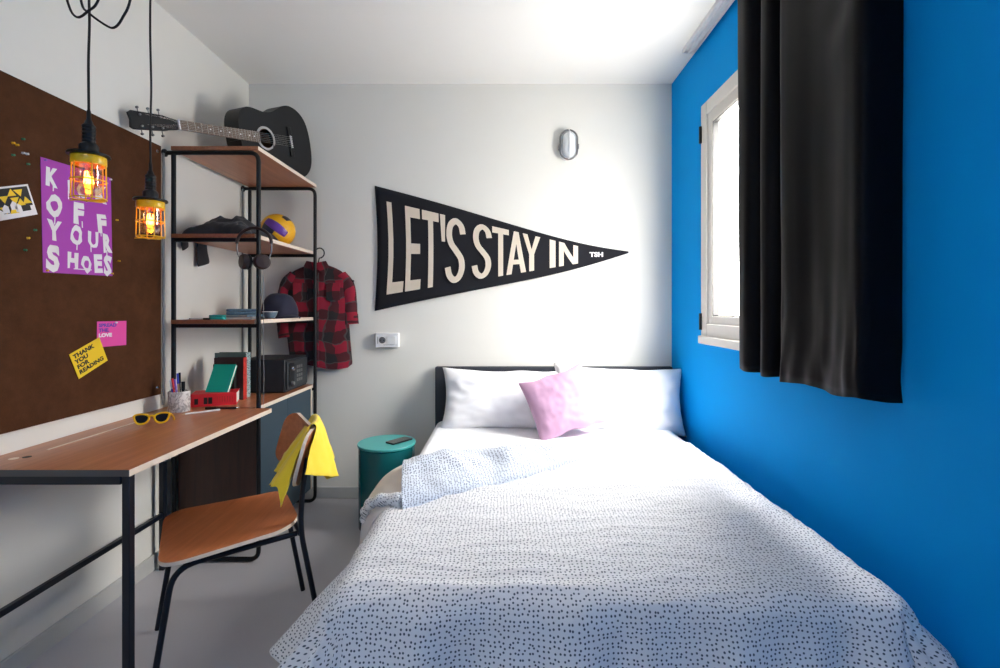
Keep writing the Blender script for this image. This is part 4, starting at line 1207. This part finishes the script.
# little rolled duvet edge peeking out at the left below the flap
def lining_pt(u, v):
    d_ = 1.62+(2.17-1.62)*u
    q = catl[min(int(v*(len(catl)-1)+.5), len(catl)-1)]
    k = 1-max(0, (u-.80)/.20)**2*.75-.38*max(0, 1-u/.42)
    x = -.34+(q.x+.34)*k*(1+.05*sin(d_*26+v*3)*v)+.012*nz(d_*9, v*3, 2)*v
    z = q.y+.012*nz(d_*10, v*4, 5)-(1-k)*.03
    return (x, d_+.03*sin(v*5)*v, z)
catl = catmull([(-.34, .560, 0), (-.42, .562, 0), (-.49, .535, 0), (-.535, .480, 0), (-.545, .40, 0), (-.545, .30, 0), (-.535, .20, 0)], 8)
MB().grid(lining_pt, 60, 48).build('plain_lining', M['lining'], du, smooth=180, fixn=False, solid=.004)
eg = MB()
ep = catmull([(-.35, 1.655, .575), (-.42, 1.672, .571), (-.470, 1.70, .545), (-.497, 1.725, .505), (-.507, 1.745, .465)], 10)
eg.tube(ep, [.025-.014*i/40+.003*sin(i*.7) for i in range(41)], 14); eg.uv = {i: (v.x*1+v.z, v.y+v.z*.5) for i, v in enumerate(eg.v)}
eg.build('rolled_edge', M['dots'], du, smooth=80)

# pillows
def pillow(name, C_, w, h, t, M_, mtl, label, seed, group=None, wr=.010, flange=0):
    def pt(side):
        def f(u, v):
            a, b_ = u*2-1, v*2-1
            ea = max(0, 1-abs(a)**2.6); eb = max(0, 1-abs(b_)**2.6)
            th = t/2*(ea*eb)**.42
            pinch = 1-.055*(1-abs(a)**2)*0
            x = a*w/2*(1-.05*(1-abs(b_))**1*0-.075*(1-b_*b_)*abs(a)**3)
            y = b_*h/2*(1-.11*(1-a*a)*abs(b_)**3*(1+.8*nz(a*2+seed, b_, 3)))
            k = (ea*eb)**.25
            # corner creases + noise
            z = side*(th+wr*k*(nz(a*2.3+seed, b_*2.3, side)+.5*nz(a*6+seed, b_*5, side)+.7*max(0, .35-abs(nz(a*3+seed, b_*3-seed, 7)))*abs(a)))
            return (x, y, z)
        return f
    mb = MB(); mb.grid(pt(1), 60, 44, M_=M_); mb.grid(pt(-1), 60, 44, M_=M_)
    return tag(mb.build(name, mtl, None, weld=True, smooth=120), label, 'pillow', group)
def PM_(x, y, z, lean, roll=0, yaw=0): # pillow local x across, y up the pillow, z out toward the camera
    return T(x, y, z) @ RZ(yaw) @ RX(pi/2-lean) @ RZ(roll)
pillow('pillow', None, .80, .385, .17, PM_(.06-.04, 2.945, .677, radians(14), radians(-1)), M['sheet'], 'white pillow leaning on the headboard behind the lilac cushion, nearest the teal table', 3.1, 'white pillows', wr=.016)
pillow('pillow', None, .80, .41, .19, PM_(.705, 2.925, .683, radians(16), radians(-2.5)), M['sheet'], 'white pillow leaning on the headboard on the side by the blue wall', 8.4, 'white pillows', wr=.018)
pillow('cushion', None, .40, .37, .15, PM_(.335, 2.735, .700, radians(24), radians(17), radians(6)), M['pink'], 'square lilac cushion leaning on the two white pillows', 12.7, wr=.010)['category'] = 'cushion'

# ================================================================== SIDE TABLE AND PHONE
st_ = empty('side_table', (-.667, 2.755, 0), 'round teal drum side table beside the bed', 'side table')
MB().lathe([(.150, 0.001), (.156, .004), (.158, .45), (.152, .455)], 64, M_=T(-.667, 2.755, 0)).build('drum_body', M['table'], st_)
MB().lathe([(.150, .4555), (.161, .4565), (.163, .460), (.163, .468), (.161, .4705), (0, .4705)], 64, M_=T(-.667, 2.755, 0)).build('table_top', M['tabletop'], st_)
ph = empty('phone', (-.60, 2.76, .471), 'black smartphone lying on the teal side table', 'phone')
PMh = T(-.598, 2.765, .4712) @ RZ(radians(-38))
MB().prism(rrect(-.036, .036, -.073, .073, .010), 0, .008, 0, PMh).build('phone_body', M['black'], ph, bevel=.0015)
MB().prism(rrect(-.033, .033, -.070, .070, .008), .008, .0086, 0, PMh).build('screen', M['phone'], ph)
MB().prism(rrect(-.030, -.012, .046, .064, .004), .0086, .0094, 0, PMh).build('camera_bump', M['greymetal'], ph)

# ================================================================== CHAIR
CHM = T(-1.012, 1.772, 0) @ RZ(radians(123))
ch = empty('chair', (-1.0, 1.775, 0), 'wooden seated chair with thin black tube legs pulled up to the desk', 'chair')
def quad_round(fw, bw, y0, y1, r, n=8):
    return [(p.x, p.y) for p in fillet([(-bw, y0, 0), (bw, y0, 0), (fw, y1, 0), (-fw, y1, 0)], r, n, True)]
SZ = .445
so_ = quad_round(.238, .192, -.215, .205, .09)
bm = bmesh.new()
def seatz(x, y): return .020*(y/.2)**2*(1 if y < 0 else -.35)+.006*(abs(x)/.2)**2
NS = 8; rings = []
top = []
cx0 = Vector((0, 0, 0))
smb = MB(); nn = len(so_)
vs = []; fs = []; mi = []
for sgn, off in ((1, 0), (-1, -.013)):
    for q in range(NS+1):
        f_ = q/NS
        for (x, y) in so_: vs.append((x*f_, y*f_, SZ+off+seatz(x*f_, y*f_)))
for L in range(2):
    o_ = L*(NS+1)*nn
    for q in range(NS):
        for k in range(nn):
            k2 = (k+1) % nn; a = [o_+q*nn+k, o_+q*nn+k2, o_+(q+1)*nn+k2, o_+(q+1)*nn+k]
            fs.append(a if L == 0 else a[::-1])
smb.add(vs, fs, 0, CHM)
for k in range(nn):
    k2 = (k+1) % nn; a0 = NS*nn; b0 = (NS+1)*nn+NS*nn
    smb.f.append([a0+k, a0+k2, b0+k2, b0+k]); smb.mi.append(1)
smb.build('seat', [M['woodseat'], M['edge']], ch, weld=True, smooth=50)
TR = .0095
for s_, nm in ((-1, 'near'), (1, 'far')):
    # front leg: one tube, from under the seat bending down to the floor
    P = [(s_*.165, -.150, SZ-.030), (s_*.190, .150, SZ-.030), (s_*.222, .235, .008)]
    MB().tube(fillet([(s_*.172, -.205, SZ-.022), (s_*.192, .165, SZ-.030), (s_*.222, .225, .010)], .07, 8), TR, 10, M_=CHM).build('front_leg', M['navysteel'], ch)
    MB().tube(fillet([(s_*.192, -.292, .010), (s_*.182, -.215, SZ-.01), (s_*.178, -.220, .56), (s_*.176, -.240, .690)], .09, 8), TR, 10, M_=CHM).build('back_leg', M['navysteel'], ch)
MB().tube([(-.180, -.215, SZ-.024), (.180, -.215, SZ-.024)], TR*.9, 10, M_=CHM).build('cross_bar', M['navysteel'], ch)
MB().tube([(-.192, .13, SZ-.028), (.192, .13, SZ-.028)], TR*.9, 10, M_=CHM).build('cross_bar', M['navysteel'], ch)
# backrest: curved ply panel
BH0, BH1 = .592, .792
def back_y(x, z): return -.245+.34*(x/.2)**2*.085*2.2*.5-.27*(z-.60)
bo = rrect(-.205, .205, BH0, BH1, .055, 7); nb = len(bo)
vs = []; fs = []
for off in (0, -.013):
    for q in range(9):
        f_ = q/8
        for (x, z) in bo:
            X_, Z_ = x*f_, (z-(BH0+BH1)/2)*f_+(BH0+BH1)/2
            vs.append((X_, back_y(X_, Z_)+off+.034*(X_/.2)**2, Z_))
for L in range(2):
    o_ = L*9*nb
    for q in range(8):
        for k in range(nb):
            k2 = (k+1) % nb; a = [o_+q*nb+k, o_+q*nb+k2, o_+(q+1)*nb+k2, o_+(q+1)*nb+k]; fs.append(a if L else a[::-1])
bmb = MB().add(vs, fs, 0, CHM)
for k in range(nb):
    k2 = (k+1) % nb; a0 = 8*nb; b0 = 9*nb+8*nb
    bmb.f.append([a0+k, a0+k2, b0+k2, b0+k]); bmb.mi.append(1)
bmb.build('backrest', [M['woodseat'], M['edge']], ch, weld=True, smooth=50)

# yellow cloth over the backrest
def cloth_pt(u, v):
    """u across, v from front hem (0) over the top (.5) to back hem (1)"""
    a = u*2-1
    s_ = (v-.5)*2                      # -1 front .. 1 back
    k = abs(s_)
    spread = .085+.085*k**1.2
    cx = -.075
    x = cx+a*spread+.0*k
    topz = .798
    fl_ = sin(a*8.5+(1.1 if s_ < 0 else 0))*(.022*k)+.012*k*nz(a*5, k*3, 2)
    yy = back_y(x, BH1)+.034*(max(-.2, min(.2, x))/.2)**2
    ln = lerp_tab([(-1, .21), (-.78, .255), (-.55, .19), (-.1, .205), (.3, .20), (.7, .185), (1, .15)], a) if s_ < 0 else lerp_tab([(-1, .14), (-.4, .20), (.1, .235), (.5, .19), (1, .15)], a)
    r = .014
    if k < .12:
        t = s_/.12*pi/2; y = yy-.0065-r*sin(t)*1.0; z = topz+r*cos(t)-.004
    else:
        kk = (k-.12)/.88
        z = topz-.004-ln*kk
        lean = -.27*(-(ln*kk))
        off = r+kk**.9*(lerp_tab([(-1, .012), (-.75, .02), (-.45, .085), (-.1, .105), (.2, .055), (.55, .095), (1, .04)], a) if s_ < 0 else lerp_tab([(-1, .012), (-.6, .07), (-.25, .115), (.2, .06), (.6, .105), (1, .05)], a))
        y = yy-.0065-(1 if s_ > 0 else -1)*off+lean*.8+.006*kk*nz(a*6, k*5, 2)
    return (x, y, z)
cm_ = MB().grid(cloth_pt, 60, 80, M_=CHM)
yc = cm_.build('cloth', M['yellowcloth'], None, solid=.002, smooth=180, fixn=False)
tag(yc, 'bright yellow cloth draped over the back of the chair', 'cloth')

# ================================================================== PENDANT LAMPS
def pendant(x, y, zf, label):
    o = empty('pendant_lamp', (x, y, zf-.16), label, 'pendant lamp', 'yellow caged pendant lamps')
    B = T(x, y, zf) @ Matrix.Scale(.87, 4)
    MB().lathe([(0, .006), (.056, .004), (.058, 0), (.057, -.004), (.046, -.006)], 40, M_=B).build('flange', M['black'], o)
    pr = [(.026, .004), (.0265, .03), (.021, .038)]
    for k in range(5): pr += [(.017, .040+k*.012), (.0185, .044+k*.012), (.0185, .048+k*.012), (.0165, .051+k*.012)]
    pr += [(.012, .104), (.010, .112), (.0065, .118), (.0055, .145), (.004, .150)]
    MB().lathe(pr, 24, M_=B).build('handle', M['black'], o)
    MB().lathe([(.046, -.004), (.047, -.006), (.0475, -.030), (.045, -.034), (.041, -.034), (.041, -.006)], 40, M_=B).build('collar', M['yellow'], o)
    MB().lathe([(.038, -.030), (.0385, -.08), (.036, -.118), (.028, -.130), (0, -.134), (0, -.132), (.027, -.128), (.0345, -.117), (.037, -.08), (.0365, -.030)], 36, M_=B).build('glass_jar', M['jar'], o)
    cg = MB()
    for k in range(6):
        a = 2*pi*k/6+.35
        cg.tube(fillet([(.0465*cos(a), .0465*sin(a), -.028), (.049*cos(a), .049*sin(a), -.148), (.0*cos(a), .0*sin(a), -.152)], .012, 4), .0021, 8, M_=B)
    for z in (-.085,):
        cg.tube([(.0475*cos(2*pi*k/36), .0475*sin(2*pi*k/36), z) for k in range(36)], .0021, 8, M_=B, closed=True)
    cg.tube([(.047*cos(2*pi*k/36), .047*sin(2*pi*k/36), -.145) for k in range(36)], .0021, 8, M_=B, closed=True)
    cg.tube([(.05*cos(.3), .05*sin(.3)-.006, -.146), (-.058, -.006, -.150)], .0019, 8, M_=B)
    cg.build('wire_cage', M['yellow'], o)
    bl = MB().lathe([(.012, -.034), (.013, -.050), (.024, -.072), (.027, -.088), (.022, -.106), (.010, -.114), (0, -.115)], 28, M_=B).build('bulb', M['bulbglass'], o)
    bf = MB()
    for k in range(5):
        a = 2*pi*k/5
        bf.tube([(.009*cos(a), .009*sin(a), -.055), (.013*cos(a+.3), .013*sin(a+.3), -.095)], .0016, 6, M_=B)
    bf.lathe([(0, -.098), (.007, -.092), (.010, -.082), (.007, -.072), (0, -.066)], 16, M_=B)
    bf.build('filament', M['bulb'], bl)
    return o
CR = .0033
l1 = pendant(-1.195, 1.385, 1.680, 'caged yellow pendant lamp hanging in front of the purple poster, the nearer one')
l2 = pendant(-1.215, 1.655, 1.610, 'caged yellow pendant lamp hanging in front of the bare cork, nearer the shelves')
def cord(P, parent, name='cord', r=CR, n=10):
    MB().tube(catmull(P, n), r, 8).build(name, M['black'], parent)
cord([(-1.195, 1.385, 1.805), (-1.196, 1.385, 1.95), (-1.194, 1.386, 2.07), (-1.196, 1.385, 2.2), (-1.194, 1.385, 2.45), (-1.195, 1.385, H)], l1)
cord([(-1.215, 1.655, 1.735), (-1.216, 1.655, 1.86), (-1.213, 1.655, 2.0), (-1.2165, 1.655, 2.2), (-1.215, 1.655, 2.45), (-1.215, 1.655, H)], l2)
# slack loops gathered round the first cord
yl = 1.39
cord([(-1.33, yl, H-.004), (-1.315, yl, 2.35), (-1.265, yl, 2.14), (-1.230, yl-.008, 2.078), (-1.194, yl-.010, 2.092), (-1.160, yl-.008, 2.14), (-1.12, yl, 2.35), (-1.11, yl, H-.004)], l1, 'cord_loop', .0032)
cord([(-1.25, yl, H-.004), (-1.245, yl, 2.30), (-1.222, yl, 2.13), (-1.194, yl-.006, 2.090), (-1.150, yl+.004, 2.058), (-1.128, yl+.006, 2.056), (-1.105, yl+.004, 2.082), (-1.078, yl, 2.14), (-1.06, yl, 2.32), (-1.055, yl, H-.004)], l1, 'cord_loop', .0032)
MB().lathe([(.05, 0), (.05, -.018), (.04, -.026), (0, -.026)], 28, M_=T(-1.195, 1.385, H)).build('ceiling_rose', M['black'], l1)
MB().lathe([(.05, 0), (.05, -.018), (.04, -.026), (0, -.026)], 28, M_=T(-1.215, 1.655, H)).build('ceiling_rose', M['black'], l2)

# ================================================================== LIGHT
w = bpy.data.worlds.new('daylight'); scene.world = w; w.use_nodes = True
bg = w.node_tree.nodes['Background']; bg.inputs[0].default_value = (1.0, .955, .885, 1); 
wt = w.node_tree; wtc = N(wt, 'ShaderNodeTexCoord'); wsp = N(wt, 'ShaderNodeSeparateXYZ'); wt.links.new(wtc.outputs['Generated'], wsp.inputs[0])
wcr = N(wt, 'ShaderNodeMapRange'); wcr.inputs['From Min'].default_value = .05; wcr.inputs['From Max'].default_value = .9
wcr.inputs['To Min'].default_value = 17; wcr.inputs['To Max'].default_value = 58
wt.links.new(wsp.outputs[2], wcr.inputs['Value']); wt.links.new(wcr.outputs[0], bg.inputs[1])   # overcast sky: brighter overhead than at the horizon
sun = bpy.data.lights.new('sun', 'SUN'); sun.energy = 17; sun.angle = radians(24); sun.color = (1, .96, .90)
so2 = bpy.data.objects.new('sun', sun); COL.objects.link(so2)
so2.rotation_euler = Vector((-.42, .36, -1.12)).to_track_quat('-Z', 'Y').to_euler(); so2.location = (3, 0, 5)
def portal(loc, rot, sx, sy):
    l = bpy.data.lights.new('daylight_portal', 'AREA'); l.shape = 'RECTANGLE'; l.size = sx; l.size_y = sy
    l.cycles.is_portal = True
    o = bpy.data.objects.new('daylight_portal', l); COL.objects.link(o); o.location = loc; o.rotation_euler = rot
portal((XR+TH+.01, (WY0+WY1)/2, (WZ0+WZ1)/2), (0, radians(90), 0), WZ1-WZ0, WY1-WY0)

cl_ = empty('fill_lamp', (-.35, -.75, H), 'round flat white fill lamp added out of view on the ceiling behind the camera', 'fill lamp')  # unseen lamp added behind the camera purely as fill
MB().lathe([(.20, 0), (.20, -.03), (.195, -.034), (.185, -.034), (.185, -.01), (0, -.01)], 40, M_=T(-.35, -.75, H)).build('fill_lamp_body', M['white'], cl_)
MB().lathe([(.184, -.022), (0, -.022)], 40, M_=T(-.35, -.75, H)).build('diffuser', emit('fill_lamp_diffuser', (1, .97, .93), 3), cl_)
al = bpy.data.lights.new('fill_light', 'AREA'); al.shape = 'DISK'; al.size = .36; al.energy = 11; al.color = (1, .98, .95)  # added fill light for the desk, floor and foot of the bed
alo = bpy.data.objects.new('fill_light', al); COL.objects.link(alo); alo.location = (-.35, -.75, H-.04)

# ================================================================== CAMERA
cd = bpy.data.cameras.new('camera'); cam = bpy.data.objects.new('camera', cd); COL.objects.link(cam)
cam.location = (0, 0, CAMZ); cam.rotation_euler = (radians(90), 0, 0)
cd.sensor_width = 36; cd.lens = 480*36/1000; cd.shift_x = -.003; cd.shift_y = -.026; cd.clip_start = .02
scene.camera = cam
vs_ = scene.view_settings
scene.display_settings.display_device = 'sRGB'
vs_.view_transform = 'Standard'; vs_.look = 'None'; vs_.gamma = 1; vs_.exposure = .42; vs_.use_curve_mapping = False
scene.cycles.use_denoising = True
scene.cycles.max_bounces = 10; scene.cycles.diffuse_bounces = 6; scene.cycles.transparent_max_bounces = 12
scene.cycles.sample_clamp_indirect = 8
